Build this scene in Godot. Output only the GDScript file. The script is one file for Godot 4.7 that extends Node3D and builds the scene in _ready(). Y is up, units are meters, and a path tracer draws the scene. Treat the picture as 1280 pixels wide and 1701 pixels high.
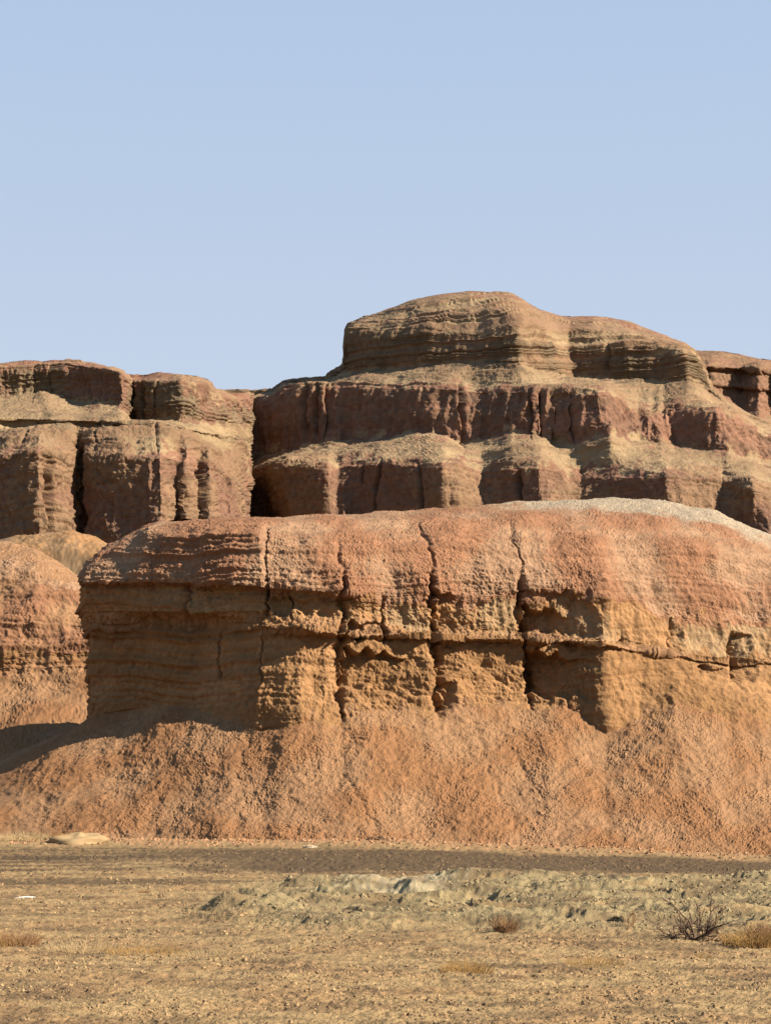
extends Node3D
# A desert of wind-cut sandstone: one long red ridge across a gravel flat, terraced mesas behind it, low sun from the right.
# Metres, y up, the camera at the origin looks along -z. Each formation is lofted from control curves
# (rows of [station, x, y, z], foot to crest) and then weathered with noise, cracks and alcoves.

var n1 := FastNoiseLite.new()
var n2 := FastNoiseLite.new()
var n3 := FastNoiseLite.new()
var cell := FastNoiseLite.new()
var rng := RandomNumberGenerator.new()
var rock_near: StandardMaterial3D
var rock_far: StandardMaterial3D
var sand: StandardMaterial3D
var names := {}


func _ready() -> void:
	rng.seed = 7
	# ---- camera, sky, sun, exposure
	var cam := Camera3D.new()
	cam.name = "camera"
	cam.projection = Camera3D.PROJECTION_FRUSTUM
	cam.near = 0.5
	cam.far = 9000.0
	cam.size = 0.26796
	cam.frustum_offset = Vector2(0, 0.06608)
	cam.position = Vector3(0, 2.5, 0)
	cam.current = true
	add_child(cam)
	var env := Environment.new()
	env.background_mode = Environment.BG_SKY
	env.tonemap_mode = Environment.TONE_MAPPER_LINEAR
	env.tonemap_exposure = 3.0
	env.sdfgi_enabled = true
	env.ssao_enabled = true
	env.ssil_enabled = true
	var skym := ProceduralSkyMaterial.new()
	skym.sky_top_color = Color(0.066, 0.136, 0.243).linear_to_srgb()
	skym.sky_horizon_color = Color(0.226, 0.246, 0.278).linear_to_srgb()
	skym.sky_curve = 0.42
	skym.ground_horizon_color = Color(0.153, 0.115, 0.077).linear_to_srgb()
	skym.ground_bottom_color = Color(0.107, 0.077, 0.050).linear_to_srgb()
	skym.sun_angle_max = 1.0
	var sky := Sky.new()
	sky.sky_material = skym
	env.sky = sky
	var we := WorldEnvironment.new()
	we.name = "environment"
	we.environment = env
	add_child(we)
	var sun := DirectionalLight3D.new()
	sun.name = "sun"
	sun.light_energy = 1.6
	sun.light_color = Color(1.0, 0.95, 0.88)
	sun.light_angular_distance = 0.5
	sun.shadow_enabled = true
	var az := deg_to_rad(19.0)
	var el := deg_to_rad(34.0)
	add_child(sun)
	sun.look_at_from_position(Vector3.ZERO, -Vector3(cos(el) * cos(az), sin(el), cos(el) * sin(az)))

	noises()
	materials()
	ground()
	formations()
	small_things()


func noises() -> void:
	n1.seed = 11
	n1.noise_type = FastNoiseLite.TYPE_SIMPLEX_SMOOTH
	n1.fractal_type = FastNoiseLite.FRACTAL_NONE
	n1.frequency = 1.0
	n2.seed = 23
	n2.noise_type = FastNoiseLite.TYPE_SIMPLEX
	n2.fractal_type = FastNoiseLite.FRACTAL_FBM
	n2.fractal_octaves = 3
	n2.frequency = 1.0
	n3.seed = 31
	n3.noise_type = FastNoiseLite.TYPE_SIMPLEX
	n3.fractal_type = FastNoiseLite.FRACTAL_RIDGED
	n3.fractal_octaves = 4
	n3.fractal_gain = 0.55
	n3.frequency = 1.0
	cell.seed = 5
	cell.noise_type = FastNoiseLite.TYPE_CELLULAR
	cell.cellular_return_type = FastNoiseLite.RETURN_DISTANCE
	cell.cellular_distance_function = FastNoiseLite.DISTANCE_EUCLIDEAN
	cell.fractal_type = FastNoiseLite.FRACTAL_NONE
	cell.frequency = 1.0


func grain_image(s: int, freq: float, lo: float, hi: float, colored: bool, crumbs := 0.0) -> ImageTexture:
	var f := FastNoiseLite.new()
	f.seed = s
	f.noise_type = FastNoiseLite.TYPE_SIMPLEX
	f.fractal_type = FastNoiseLite.FRACTAL_FBM
	f.fractal_octaves = 4
	f.fractal_gain = 0.65
	f.frequency = freq
	var a := f.get_seamless_image(512, 512)
	f.noise_type = FastNoiseLite.TYPE_CELLULAR
	f.fractal_type = FastNoiseLite.FRACTAL_NONE
	f.cellular_return_type = FastNoiseLite.RETURN_DISTANCE
	f.frequency = freq * 0.8
	var b := f.get_seamless_image(512, 512)
	var im := Image.create(512, 512, false, Image.FORMAT_RGB8)
	for y in 512:
		for x in 512:
			var v := lerpf(lo, hi, lerpf(a.get_pixel(x, y).r, 1.0 - b.get_pixel(x, y).r, crumbs))
			im.set_pixel(x, y, Color(v, v * 0.99, v * 0.97) if colored else Color(v, v, v))
	return ImageTexture.create_from_image(im)


func material(called: String, scale: float, relief: float, color: ImageTexture, bump: ImageTexture) -> StandardMaterial3D:
	var m := StandardMaterial3D.new()
	m.resource_name = called
	m.vertex_color_use_as_albedo = true
	m.albedo_texture = color
	m.roughness = 0.96
	m.metallic_specular = 0.2
	m.uv1_triplanar = true
	m.uv1_world_triplanar = true
	m.uv1_triplanar_sharpness = 3.0
	m.uv1_scale = Vector3.ONE * scale
	m.heightmap_enabled = true
	m.heightmap_texture = bump
	m.heightmap_scale = relief
	return m


func materials() -> void:
	var color := grain_image(3, 0.09, 0.7, 1.06, true)
	var bump := grain_image(9, 0.075, 0.0, 1.0, false, 0.55)
	rock_near = material("clay sandstone", 0.8, 4.0, color, bump)
	rock_far = material("mesa sandstone", 0.19, 10.0, color, bump)
	sand = material("gravelly sand", 0.7, 2.2, color, bump)


func numbered(called: String) -> String:
	names[called] = names.get(called, -1) + 1
	return called if names[called] == 0 else "%s_%03d" % [called, names[called]]


func thing(called: String, label: String, category: String, at := Vector3.ZERO, group := "") -> Node3D:
	var o := Node3D.new()
	o.name = numbered(called)
	add_child(o)
	o.position = at
	o.set_meta("label", label)
	o.set_meta("category", category)
	if group:
		o.set_meta("group", group)
	return o


func part(called: String, mesh: Mesh, mat: Material, parent: Node) -> MeshInstance3D:
	var o := MeshInstance3D.new()
	o.name = called
	o.mesh = mesh
	o.material_override = mat
	parent.add_child(o, true)
	return o


func along(t: Array, x: float) -> float:   # piecewise linear look-up in [[x, y], ...]
	if x <= t[0][0]:
		return t[0][1]
	for i in range(1, t.size()):
		if x <= t[i][0]:
			return lerpf(t[i - 1][1], t[i][1], (x - t[i - 1][0]) / (t[i][0] - t[i - 1][0]))
	return t[-1][1]


# ------------------------------------------------------------------ lofting
func stations(parts: Array) -> PackedFloat32Array:   # [from, to, step] runs
	var u := PackedFloat32Array()
	for p in parts:
		var x: float = p[0]
		while x < p[1] - 0.01:
			u.append(x)
			x += p[2]
	u.append(parts[-1][1])
	return u


func curve(t: Array, u: PackedFloat32Array, blur: int) -> PackedVector3Array:
	var c := PackedVector3Array()
	c.resize(u.size())
	var k := 1
	for i in u.size():
		while k < t.size() - 1 and u[i] > t[k][0]:
			k += 1
		var a: Array = t[k - 1]
		var b: Array = t[k]
		var w := clampf((u[i] - a[0]) / maxf(b[0] - a[0], 0.001), 0.0, 1.0)
		c[i] = Vector3(lerpf(a[1], b[1], w), lerpf(a[2], b[2], w), lerpf(a[3], b[3], w))
	for pass_ in blur:
		var d := c.duplicate()
		for i in range(1, u.size() - 1):
			d[i] = (c[i - 1] + c[i] * 2.0 + c[i + 1]) * 0.25
		c = d
	return c


func grid_normals(p: PackedVector3Array, rows: int, cols: int) -> PackedVector3Array:
	var n := PackedVector3Array()
	n.resize(p.size())
	for j in rows:
		var lo := maxi(j - 1, 0) * cols
		var hi := mini(j + 1, rows - 1) * cols
		var at := j * cols
		for i in cols:
			var l := i - 1 if i > 0 else 0
			var r := i + 1 if i < cols - 1 else i
			n[at + i] = (p[at + r] - p[at + l]).cross(p[hi + i] - p[lo + i]).normalized()
	return n


func grid_mesh(p: PackedVector3Array, n: PackedVector3Array, c: PackedColorArray, cols: int, r0: int, r1: int) -> ArrayMesh:
	var index := PackedInt32Array()
	var rows := r1 - r0
	index.resize(rows * (cols - 1) * 6)
	var k := 0
	for j in rows:
		var a := j * cols
		for i in cols - 1:
			var q := a + i
			index[k] = q
			index[k + 1] = q + cols
			index[k + 2] = q + cols + 1
			index[k + 3] = q
			index[k + 4] = q + cols + 1
			index[k + 5] = q + 1
			k += 6
	var arr := []
	arr.resize(Mesh.ARRAY_MAX)
	arr[Mesh.ARRAY_VERTEX] = p.slice(r0 * cols, (r1 + 1) * cols)
	arr[Mesh.ARRAY_NORMAL] = n.slice(r0 * cols, (r1 + 1) * cols)
	arr[Mesh.ARRAY_COLOR] = c.slice(r0 * cols, (r1 + 1) * cols)
	arr[Mesh.ARRAY_INDEX] = index
	var m := ArrayMesh.new()
	m.add_surface_from_arrays(Mesh.PRIMITIVE_TRIANGLES, arr)
	return m


# seg: n rows, part name, soft (curved through its neighbours), weights pop (clay crumbs), st (beds), fl (flutes), ro (lumps),
# a / b / c colours of the rock (two mixed in patches, c in beds), bed share
func loft(root: Node3D, curves: Array, u: PackedFloat32Array, segs: Array, size: float, blur: int, cracks: Array, alcoves: Array, mat: Material, crumb := 7.5, crust: Array = [], tame: Array = [[0.0, 1.0]], warp := 0.0, broken: Array = [[0.0, 1.0]]) -> void:
	var cols := u.size()
	var lines := []
	for t in curves:
		lines.append(curve(t, u, blur))
	var rows := 1
	for s in segs:
		rows += s.n
	var p := PackedVector3Array()
	p.resize(rows * cols)
	var w := []      # per row: pop, st, fl, ro
	var which := PackedInt32Array()
	var j := 0
	for k in segs.size():
		var s: Dictionary = segs[k]
		var a: PackedVector3Array = lines[k]
		var b: PackedVector3Array = lines[k + 1]
		var pre: PackedVector3Array = lines[maxi(k - 1, 0)]
		var post: PackedVector3Array = lines[mini(k + 2, lines.size() - 1)]
		var soft: bool = s.get("soft", false)
		var last: int = s.n + (1 if k == segs.size() - 1 else 0)
		var ease_by: float = s.get("ease", 1.0)
		for jj in last:
			var t: float = float(jj) / float(s.n)
			var ty := pow(t, ease_by)
			for i in cols:
				if soft:
					var reach := a[i].distance_to(b[i]) * 1.2
					p[j * cols + i] = a[i].cubic_interpolate(b[i], a[i] + (pre[i] - a[i]).limit_length(reach), b[i] + (post[i] - b[i]).limit_length(reach), t)
				else:
					var v := a[i].lerp(b[i], t)
					v.y = lerpf(a[i].y, b[i].y, ty)
					p[j * cols + i] = v
			w.append([s.pop, s.st, s.fl, s.ro, s.brk])
			which.append(k)
			j += 1
	for pass_ in 4:
		var w2 := w.duplicate(true)
		for r in range(1, rows - 1):
			for q in 5:
				w2[r][q] = (w[r - 1][q] + 2.0 * w[r][q] + w[r + 1][q]) * 0.25
		w = w2
	var nrm := grid_normals(p, rows, cols)
	var outward := PackedVector3Array()    # level direction out of the face, for cracks and alcoves
	outward.resize(cols)
	var face: PackedVector3Array = lines[2]
	for i in cols:
		var run := face[mini(i + 12, cols - 1)] - face[maxi(i - 12, 0)]
		outward[i] = run.cross(Vector3.UP).normalized()
	var rugged := PackedFloat32Array()
	var calm := PackedFloat32Array()       # how strongly the beds stand out at each station
	for i in cols:
		calm.append(along(tame, face[i].x))
		rugged.append(along(broken, face[i].x))
	var out := PackedVector3Array()
	out.resize(p.size())
	var col := PackedColorArray()
	col.resize(p.size())
	var inv := 1.0 / size
	var thin := 0.45 if size > 2.0 else 0.1
	var wobble := 0.4 if size > 2.0 else 1.0
	# bounding box of every crack
	var boxes := []
	for c in cracks:
		var b4 := [1e9, -1e9, 1e9, -1e9]
		for q in c[2]:
			b4 = [minf(b4[0], q[0]), maxf(b4[1], q[0]), minf(b4[2], q[1]), maxf(b4[3], q[1])]
		boxes.append([b4[0] - c[0] * 4.0 - 0.3 * size, b4[1] + c[0] * 4.0 + 0.3 * size, b4[2], b4[3]])
	for r in rows:
		var pop: float = w[r][0]
		var st: float = w[r][1]
		var fl: float = w[r][2]
		var ro: float = w[r][3]
		for i in cols:
			var at := r * cols + i
			var v := p[at]
			var q := v * inv
			var d := 0.0
			var cut := 0.0
			var brk: float = w[r][4] * rugged[i]
			var big := n1.get_noise_3d(q.x * 0.33, q.y * 0.4, q.z * 0.33)
			var y := q.y + 0.35 * n1.get_noise_2d(q.x * 0.12, q.z * 0.12 + 40.0) + 0.05 * n1.get_noise_2d(q.x * 0.9, q.z * 0.9)
			var bed := n1.get_noise_2d(y * 1.5, 3.7) * 0.6 + n1.get_noise_2d(y * 4.1, 9.1) * 0.45 + n1.get_noise_2d(y * 11.0, 2.2) * thin
			var fine := n2.get_noise_3d(q.x * 3.1, q.y * 3.1, q.z * 3.1)
			d += ro * (big * 0.3 + n1.get_noise_3d(q.x * 1.1, q.y * 1.3, q.z * 1.1) * 0.14 + fine * 0.07)
			if brk > 0.01:
				d -= brk * n3.get_noise_3d(q.x * 0.7 + big, q.y * 0.5, q.z * 0.7) * 0.1
				d -= brk * n3.get_noise_3d(q.x * 2.2, q.y * 1.7, q.z * 2.2 + 5.0) * 0.045
				d += brk * n2.get_noise_3d(q.x * 6.5, q.y * 6.5, q.z * 6.5) * 0.05
			if st > 0.01:
				d += st * calm[i] * clampf(bed * 2.6, -0.8, 0.8) * 0.13 * (1.0 + 0.6 * big)
			if fl > 0.01:
				d += fl * ((0.4 - absf(n1.get_noise_3d(q.x * 1.3, q.y * 0.2, q.z * 1.3))) * 0.3 + n1.get_noise_3d(q.x * 4.3, q.y * 0.5, q.z * 4.3) * 0.09)
			if pop > 0.01:
				var lumps := 0.75 + 0.65 * n1.get_noise_3d(q.x * 0.6, q.y * 0.6 + 9.0, q.z * 0.6)
				d -= pop * lumps * (cell.get_noise_3d(q.x * crumb, q.y * crumb, q.z * crumb) + 0.5) * 1.25 / crumb
				d += pop * n1.get_noise_3d(q.x * crumb * 0.42, q.y * crumb * 0.42, q.z * crumb * 0.42) * 0.2 / crumb
			d *= size
			cut -= size * warp * (n1.get_noise_3d(q.x * 0.4, q.y * 0.1, q.z * 0.15 + 60.0) + 0.4 * n1.get_noise_3d(q.x * 1.1, q.y * 0.2, q.z * 0.3))
			for k in cracks.size():
				var b4: Array = boxes[k]
				if v.x < b4[0] or v.x > b4[1] or v.y < b4[2] - 0.4 * size or v.y > b4[3] + 0.4 * size:
					continue
				var c: Array = cracks[k]
				var pts: Array = c[2]
				var up: bool = pts[0][1] < pts[-1][1]
				var xc := 0.0
				for m in range(1, pts.size()):
					var lo: Array = pts[m - 1] if up else pts[m]
					var hi: Array = pts[m] if up else pts[m - 1]
					if v.y <= hi[1] and v.y >= lo[1]:
						xc = lerpf(lo[0], hi[0], (v.y - lo[1]) / maxf(hi[1] - lo[1], 0.01))
						break
					xc = pts[0][0] if absf(v.y - pts[0][1]) < absf(v.y - pts[-1][1]) else pts[-1][0]
				xc += size * wobble * (0.1 * n1.get_noise_2d(v.y * 1.7 * inv, k * 7.3) + 0.05 * n1.get_noise_2d(v.y * 6.0 * inv, k * 3.1))
				var wide: float = c[0] * (0.75 + 0.6 * n1.get_noise_2d(v.y * 1.1 * inv, k * 5.0 + 2.0))
				var dx := absf(v.x - xc) / maxf(wide, 0.02)
				if dx < 2.5:
					var ends := smoothstep(b4[2] - 0.4 * size, b4[2] + 0.2 * size, v.y) * (1.0 - smoothstep(b4[3] - 0.2 * size, b4[3] + 0.4 * size, v.y))
					cut += c[1] * exp(-dx * dx * 1.3) * ends
			for a in alcoves:
				var vx: float = v.x + 0.16 * n1.get_noise_2d(v.x * 0.9, v.y * 1.5) + 0.07 * fine
				var vy: float = v.y + 0.2 * n1.get_noise_2d(v.x * 1.3 + 8.0, v.y * 0.8) + 0.07 * fine
				vy += a[5] * (vx - a[0]) * 0.5
				if vx > a[0] and vx < a[1] and vy > a[2] and vy < a[3]:
					var t: float = (vx - a[0]) / (a[1] - a[0])
					cut += a[4] * (1.0 - t) * smoothstep(0.0, 0.12, vx - a[0]) * smoothstep(0.0, 0.14, vy - a[2]) * smoothstep(0.0, 0.14, a[3] - vy)
			out[at] = v + nrm[at] * d - outward[i] * cut
			var s: Dictionary = segs[which[clampi(r + int(lerpf(24.0, 9.0, clampf(calm[i] * 1.6 - 0.64, 0.0, 1.0)) * n2.get_noise_3d(q.x * 0.8, q.y * 0.8, q.z * 0.8) + 7.0 * fine), 0, rows - 1)]]
			var ca: Color = s.a
			var cb: Color = s.b
			var cc: Color = s.c
			var bed_share: float = s.bed
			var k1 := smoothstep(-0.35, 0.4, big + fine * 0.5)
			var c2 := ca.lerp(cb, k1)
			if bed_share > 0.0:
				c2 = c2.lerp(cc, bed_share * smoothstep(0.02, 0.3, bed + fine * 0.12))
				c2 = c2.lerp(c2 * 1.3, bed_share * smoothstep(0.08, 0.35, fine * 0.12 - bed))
			if crust.size() and r > rows * 0.62:
				var edge := along(crust, v.x)
				c2 = c2.lerp(CRUST, smoothstep(-0.25, 0.4, v.y - edge + 0.4 * n2.get_noise_2d(v.x * 0.6, v.z * 0.6) + 0.2 * fine))
			var tone := 1.0 + 0.22 * fine
			col[at] = Color(c2.r * tone, c2.g * tone, c2.b * tone)
	nrm = grid_normals(out, rows, cols)
	var r0 := 0
	for k in segs.size():
		var r1 := 0
		for kk in k + 1:
			r1 += segs[kk].n
		if k == segs.size() - 1 or segs[k + 1].part != segs[k].part:
			part(segs[k].part, grid_mesh(out, nrm, col, cols, r0, r1), mat, root)
			r0 = r1

const CRUST := Color(0.310, 0.250, 0.180)
const TALUS := Color(0.268, 0.154, 0.083)
const TALUS_RED := Color(0.235, 0.121, 0.059)
const CLIFF := Color(0.285, 0.161, 0.077)
const CLIFF_BROWN := Color(0.235, 0.130, 0.060)
const BED_DARK := Color(0.154, 0.080, 0.044)
const PANEL := Color(0.295, 0.195, 0.108)
const CAP := Color(0.280, 0.172, 0.106)
const CAP_RED := Color(0.240, 0.124, 0.071)
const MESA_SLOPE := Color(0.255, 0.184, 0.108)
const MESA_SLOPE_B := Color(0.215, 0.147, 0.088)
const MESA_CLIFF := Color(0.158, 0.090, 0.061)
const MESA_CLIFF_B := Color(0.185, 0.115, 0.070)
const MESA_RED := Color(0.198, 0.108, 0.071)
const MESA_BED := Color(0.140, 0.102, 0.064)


func seg(n: int, called: String, weights: Array, a: Color, b: Color, c: Color, bed := 0.0, soft := false, bend := 1.0) -> Dictionary:
	return {"n": n, "part": called, "pop": weights[0], "st": weights[1], "fl": weights[2], "ro": weights[3], "brk": weights[4] if weights.size() > 4 else 0.0, "a": a, "b": b, "c": c, "bed": bed, "soft": soft, "ease": bend}


func formations() -> void:
	var d := FINE
	# the long red ridge in front
	var o := thing("sandstone_ridge", "long red sandstone ridge with rounded crumbly top and cracked cliff above the gravel flat", "rock formation")
	var u := stations([[-380.0, -10.0, 20.0], [-10.0, 110.0, 5.0], [110.0, 1330.0, 1.0 / d], [1330.0, 1480.0, 2.5], [1480.0, 1900.0, 12.0]])
	loft(o, RIDGE, u, [
		seg(int(185 * d), "talus_slope", [1.0, 0.05, 0.2, 0.3], TALUS, TALUS_RED, TALUS, 0.0, false, 1.12),
		seg(int(96 * d), "lower_cliff", [0.3, 0.5, 0.2, 0.5, 0.65], CLIFF, CLIFF_BROWN, CLIFF_BROWN, 0.5),
		seg(int(8 * d), "rock_ledge", [0.4, 0.8, 0.2, 0.6, 1.0], CLIFF, CLIFF_BROWN, BED_DARK, 0.3),
		seg(int(26 * d), "rock_ledge", [0.8, 0.9, 0.2, 0.6, 1.0], CLIFF, TALUS, BED_DARK, 0.4),
		seg(int(34 * d), "upper_cliff", [0.4, 0.4, 0.25, 0.45, 0.8], PANEL, CLIFF, CLIFF_BROWN, 0.3),
		seg(int(10 * d), "rounded_cap", [0.9, 0.8, 0.5, 0.6, 0.6], CAP_RED, CLIFF_BROWN, BED_DARK, 0.5),
		seg(int(48 * d), "rounded_cap", [1.0, 0.7, 0.25, 0.5, 0.4], CAP, CAP_RED, CAP_RED, 0.5, true),
		seg(int(48 * d), "rounded_cap", [1.0, 0.6, 0.0, 0.45, 0.3], CAP, CAP_RED, CAP_RED, 0.5, true),
		seg(int(40 * d), "rounded_cap", [1.0, 0.2, 0.0, 0.4], CAP, CAP_RED, CAP_RED, 0.4, true),
		seg(int(26 * d), "rounded_cap", [0.7, 0.1, 0.0, 0.3], CAP, CAP_RED, CAP, 0.0, true),
	], 1.0, int(5 * d), RIDGE_CRACKS, RIDGE_ALCOVES, rock_near, 16.0, [[-8.0, 14.0], [2.0, 13.2], [3.6, 12.75], [4.6, 12.6], [6.2, 12.5], [8.4, 12.35], [10.5, 12.15], [12.6, 11.9], [14.5, 11.4], [18.0, 10.8]], [[-5.0, 1.0], [-1.0, 0.32]], 0.16, [[6.5, 1.0], [9.0, 0.45]])

	# the red hill that shows left of the ridge's end
	o = thing("clay_hill", "crumbly red hill with a thin ledge, behind the shadowed end of the ridge", "hill")
	u = stations([[-500.0, -60.0, 12.0], [-60.0, 240.0, 1.3 / d], [240.0, 420.0, 12.0]])
	loft(o, HILL, u, [
		seg(int(60 * d), "talus_slope", [1.0, 0.1, 0.0, 0.5], TALUS, TALUS_RED, TALUS),
		seg(int(24 * d), "talus_slope", [1.0, 0.1, 0.1, 0.6], TALUS, TALUS_RED, TALUS),
		seg(int(30 * d), "cliff_band", [0.8, 0.3, 0.4, 0.5, 0.35], TALUS, TALUS_RED, CLIFF_BROWN, 0.3),
		seg(int(8 * d), "cliff_band", [0.4, 0.8, 0.5, 0.8], CLIFF, CLIFF_BROWN, BED_DARK, 0.3),
		seg(int(36 * d), "upper_slope", [0.9, 0.3, 0.2, 0.7], TALUS, CAP_RED, TALUS_RED, 0.3),
		seg(int(46 * d), "upper_slope", [1.0, 0.2, 0.1, 0.6], TALUS, CAP_RED, TALUS_RED, 0.3, true),
		seg(int(34 * d), "upper_slope", [1.0, 0.1, 0.0, 0.5], TALUS, CAP, CAP_RED, 0.2, true),
		seg(int(20 * d), "upper_slope", [0.8, 0.0, 0.0, 0.4], TALUS, CAP, CAP, 0.0, true),
		seg(10, "upper_slope", [0.5, 0.0, 0.0, 0.4], TALUS, CAP, CAP),
	], 1.25, int(4 * d), [], [], rock_near, 15.0)

	o = thing("earth_mound", "low smooth ochre mound at the foot of the split mesa cliff", "mound")
	u = stations([[-300.0, 20.0, 20.0], [20.0, 220.0, 2.0], [220.0, 400.0, 20.0]])
	loft(o, MOUND, u, [
		seg(60, "slope", [0.6, 0.0, 0.0, 0.5], MESA_SLOPE_B, CLIFF, MESA_SLOPE),
		seg(30, "slope", [0.7, 0.1, 0.0, 0.5], MESA_SLOPE_B, CLIFF, MESA_SLOPE, 0.0, true),
		seg(12, "slope", [0.3, 0.0, 0.0, 0.6], MESA_SLOPE, CLIFF, MESA_SLOPE),
	], 1.6, 8, [], [], rock_near, 9.0)

	# the mesas
	var s_w := [0.28, 0.6, 0.05, 0.35, 0.15]
	var c_w := [0.1, 0.35, 0.4, 0.4, 0.8]
	var l_w := [0.3, 0.7, 0.15, 0.4, 0.3]
	o = thing("split_mesa", "ochre mesa with a deep dark cleft in its lower cliff", "mesa")
	u = stations([[-700.0, -60.0, 20.0], [-60.0, 417.0, 1.25 / d], [417.0, 450.0, 4.0]])
	loft(o, MESA_WEST, u, [
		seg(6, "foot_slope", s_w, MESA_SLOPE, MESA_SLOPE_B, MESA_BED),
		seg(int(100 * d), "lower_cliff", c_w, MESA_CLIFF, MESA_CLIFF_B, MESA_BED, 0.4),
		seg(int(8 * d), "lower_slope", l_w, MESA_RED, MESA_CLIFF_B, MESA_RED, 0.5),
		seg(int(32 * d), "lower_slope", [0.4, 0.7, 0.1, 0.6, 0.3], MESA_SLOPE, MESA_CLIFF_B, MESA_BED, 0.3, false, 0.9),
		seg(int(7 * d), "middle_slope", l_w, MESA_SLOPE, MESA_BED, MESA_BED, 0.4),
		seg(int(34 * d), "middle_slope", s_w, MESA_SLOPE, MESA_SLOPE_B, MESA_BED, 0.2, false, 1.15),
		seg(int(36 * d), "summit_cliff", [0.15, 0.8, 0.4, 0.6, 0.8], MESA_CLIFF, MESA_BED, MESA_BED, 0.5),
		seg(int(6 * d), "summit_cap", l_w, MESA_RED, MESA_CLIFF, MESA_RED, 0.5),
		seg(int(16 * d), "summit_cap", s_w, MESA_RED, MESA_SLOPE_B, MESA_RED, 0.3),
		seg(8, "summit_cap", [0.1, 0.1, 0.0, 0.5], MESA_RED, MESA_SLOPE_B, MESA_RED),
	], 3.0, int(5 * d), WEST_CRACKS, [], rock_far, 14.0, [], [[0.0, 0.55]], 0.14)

	o = thing("domed_mesa", "tall terraced mesa with a banded dome on its summit and shaded cliffs", "mesa")
	u = stations([[300.0, 404.0, 10.0], [404.0, 1320.0, 1.25 / d], [1320.0, 1700.0, 20.0]])
	loft(o, MESA_EAST, u, [
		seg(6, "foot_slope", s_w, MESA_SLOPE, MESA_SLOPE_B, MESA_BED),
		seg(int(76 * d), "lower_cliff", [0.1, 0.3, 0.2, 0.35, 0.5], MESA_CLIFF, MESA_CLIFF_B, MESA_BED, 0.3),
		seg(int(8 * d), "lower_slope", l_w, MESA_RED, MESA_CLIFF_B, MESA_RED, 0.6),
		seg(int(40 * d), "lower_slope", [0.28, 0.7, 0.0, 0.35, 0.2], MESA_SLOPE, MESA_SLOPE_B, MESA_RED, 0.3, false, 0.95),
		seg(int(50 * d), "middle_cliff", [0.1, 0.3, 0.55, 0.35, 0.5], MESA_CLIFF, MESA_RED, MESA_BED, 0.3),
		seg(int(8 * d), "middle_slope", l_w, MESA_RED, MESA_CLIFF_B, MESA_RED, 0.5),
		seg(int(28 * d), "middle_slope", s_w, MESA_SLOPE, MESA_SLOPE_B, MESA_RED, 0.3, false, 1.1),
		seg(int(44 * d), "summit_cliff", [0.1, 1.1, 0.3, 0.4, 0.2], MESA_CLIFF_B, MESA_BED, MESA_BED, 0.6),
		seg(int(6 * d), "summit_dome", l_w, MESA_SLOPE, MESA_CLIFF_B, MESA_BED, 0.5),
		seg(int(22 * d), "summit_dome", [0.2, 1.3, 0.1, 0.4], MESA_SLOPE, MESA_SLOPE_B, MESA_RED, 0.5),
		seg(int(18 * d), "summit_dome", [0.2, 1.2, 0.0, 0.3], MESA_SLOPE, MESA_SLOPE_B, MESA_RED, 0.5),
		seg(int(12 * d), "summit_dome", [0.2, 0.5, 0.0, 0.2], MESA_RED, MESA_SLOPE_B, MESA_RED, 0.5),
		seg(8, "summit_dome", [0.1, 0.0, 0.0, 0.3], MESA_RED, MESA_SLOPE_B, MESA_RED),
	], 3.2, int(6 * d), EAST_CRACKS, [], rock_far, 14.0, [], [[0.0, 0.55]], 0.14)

	o = thing("red_mesa", "farther flat red mesa beyond the right shoulder of the domed mesa", "mesa")
	u = stations([[1000.0, 1130.0, 12.0], [1130.0, 1320.0, 1.4 / d], [1320.0, 1700.0, 20.0]])
	loft(o, MESA_FAR, u, [
		seg(6, "foot_slope", s_w, MESA_SLOPE, MESA_SLOPE_B, MESA_BED),
		seg(int(28 * d), "foot_slope", s_w, MESA_SLOPE, MESA_SLOPE_B, MESA_BED, 0.3),
		seg(int(26 * d), "lower_cliff", c_w, MESA_CLIFF_B, MESA_RED, MESA_BED, 0.3),
		seg(int(6 * d), "lower_cliff", l_w, MESA_CLIFF_B, MESA_RED, MESA_BED, 0.3),
		seg(int(22 * d), "upper_cliff", c_w, MESA_CLIFF_B, MESA_RED, MESA_BED, 0.3),
		seg(int(6 * d), "cap_slope", l_w, MESA_RED, MESA_CLIFF_B, MESA_BED, 0.3),
		seg(int(18 * d), "cap_slope", [0.3, 0.6, 0.0, 0.5], MESA_RED, MESA_CLIFF_B, MESA_RED, 0.4),
		seg(int(8 * d), "cap_slope", [0.2, 0.2, 0.0, 0.3], MESA_RED, MESA_CLIFF_B, MESA_RED),
		seg(8, "cap_slope", [0.1, 0.0, 0.0, 0.3], MESA_RED, MESA_CLIFF_B, MESA_RED),
	], 3.4, int(5 * d), [], [], rock_far, 14.0, [], [[0.0, 0.55]])


# ------------------------------------------------------------------ ground
func hummocks(x: float, d: float) -> float:   # share of the eroded low bank on the flat
	var side := x / d + 0.02 * n1.get_noise_1d(d * 0.3)
	return smoothstep(-0.115, -0.03, side) * smoothstep(26.5, 30.0, d + 1.5 * n1.get_noise_2d(x * 0.3, d * 0.2)) * (1.0 - smoothstep(39.0, 41.5, d + 0.8 * n1.get_noise_1d(x * 0.3)))


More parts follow.
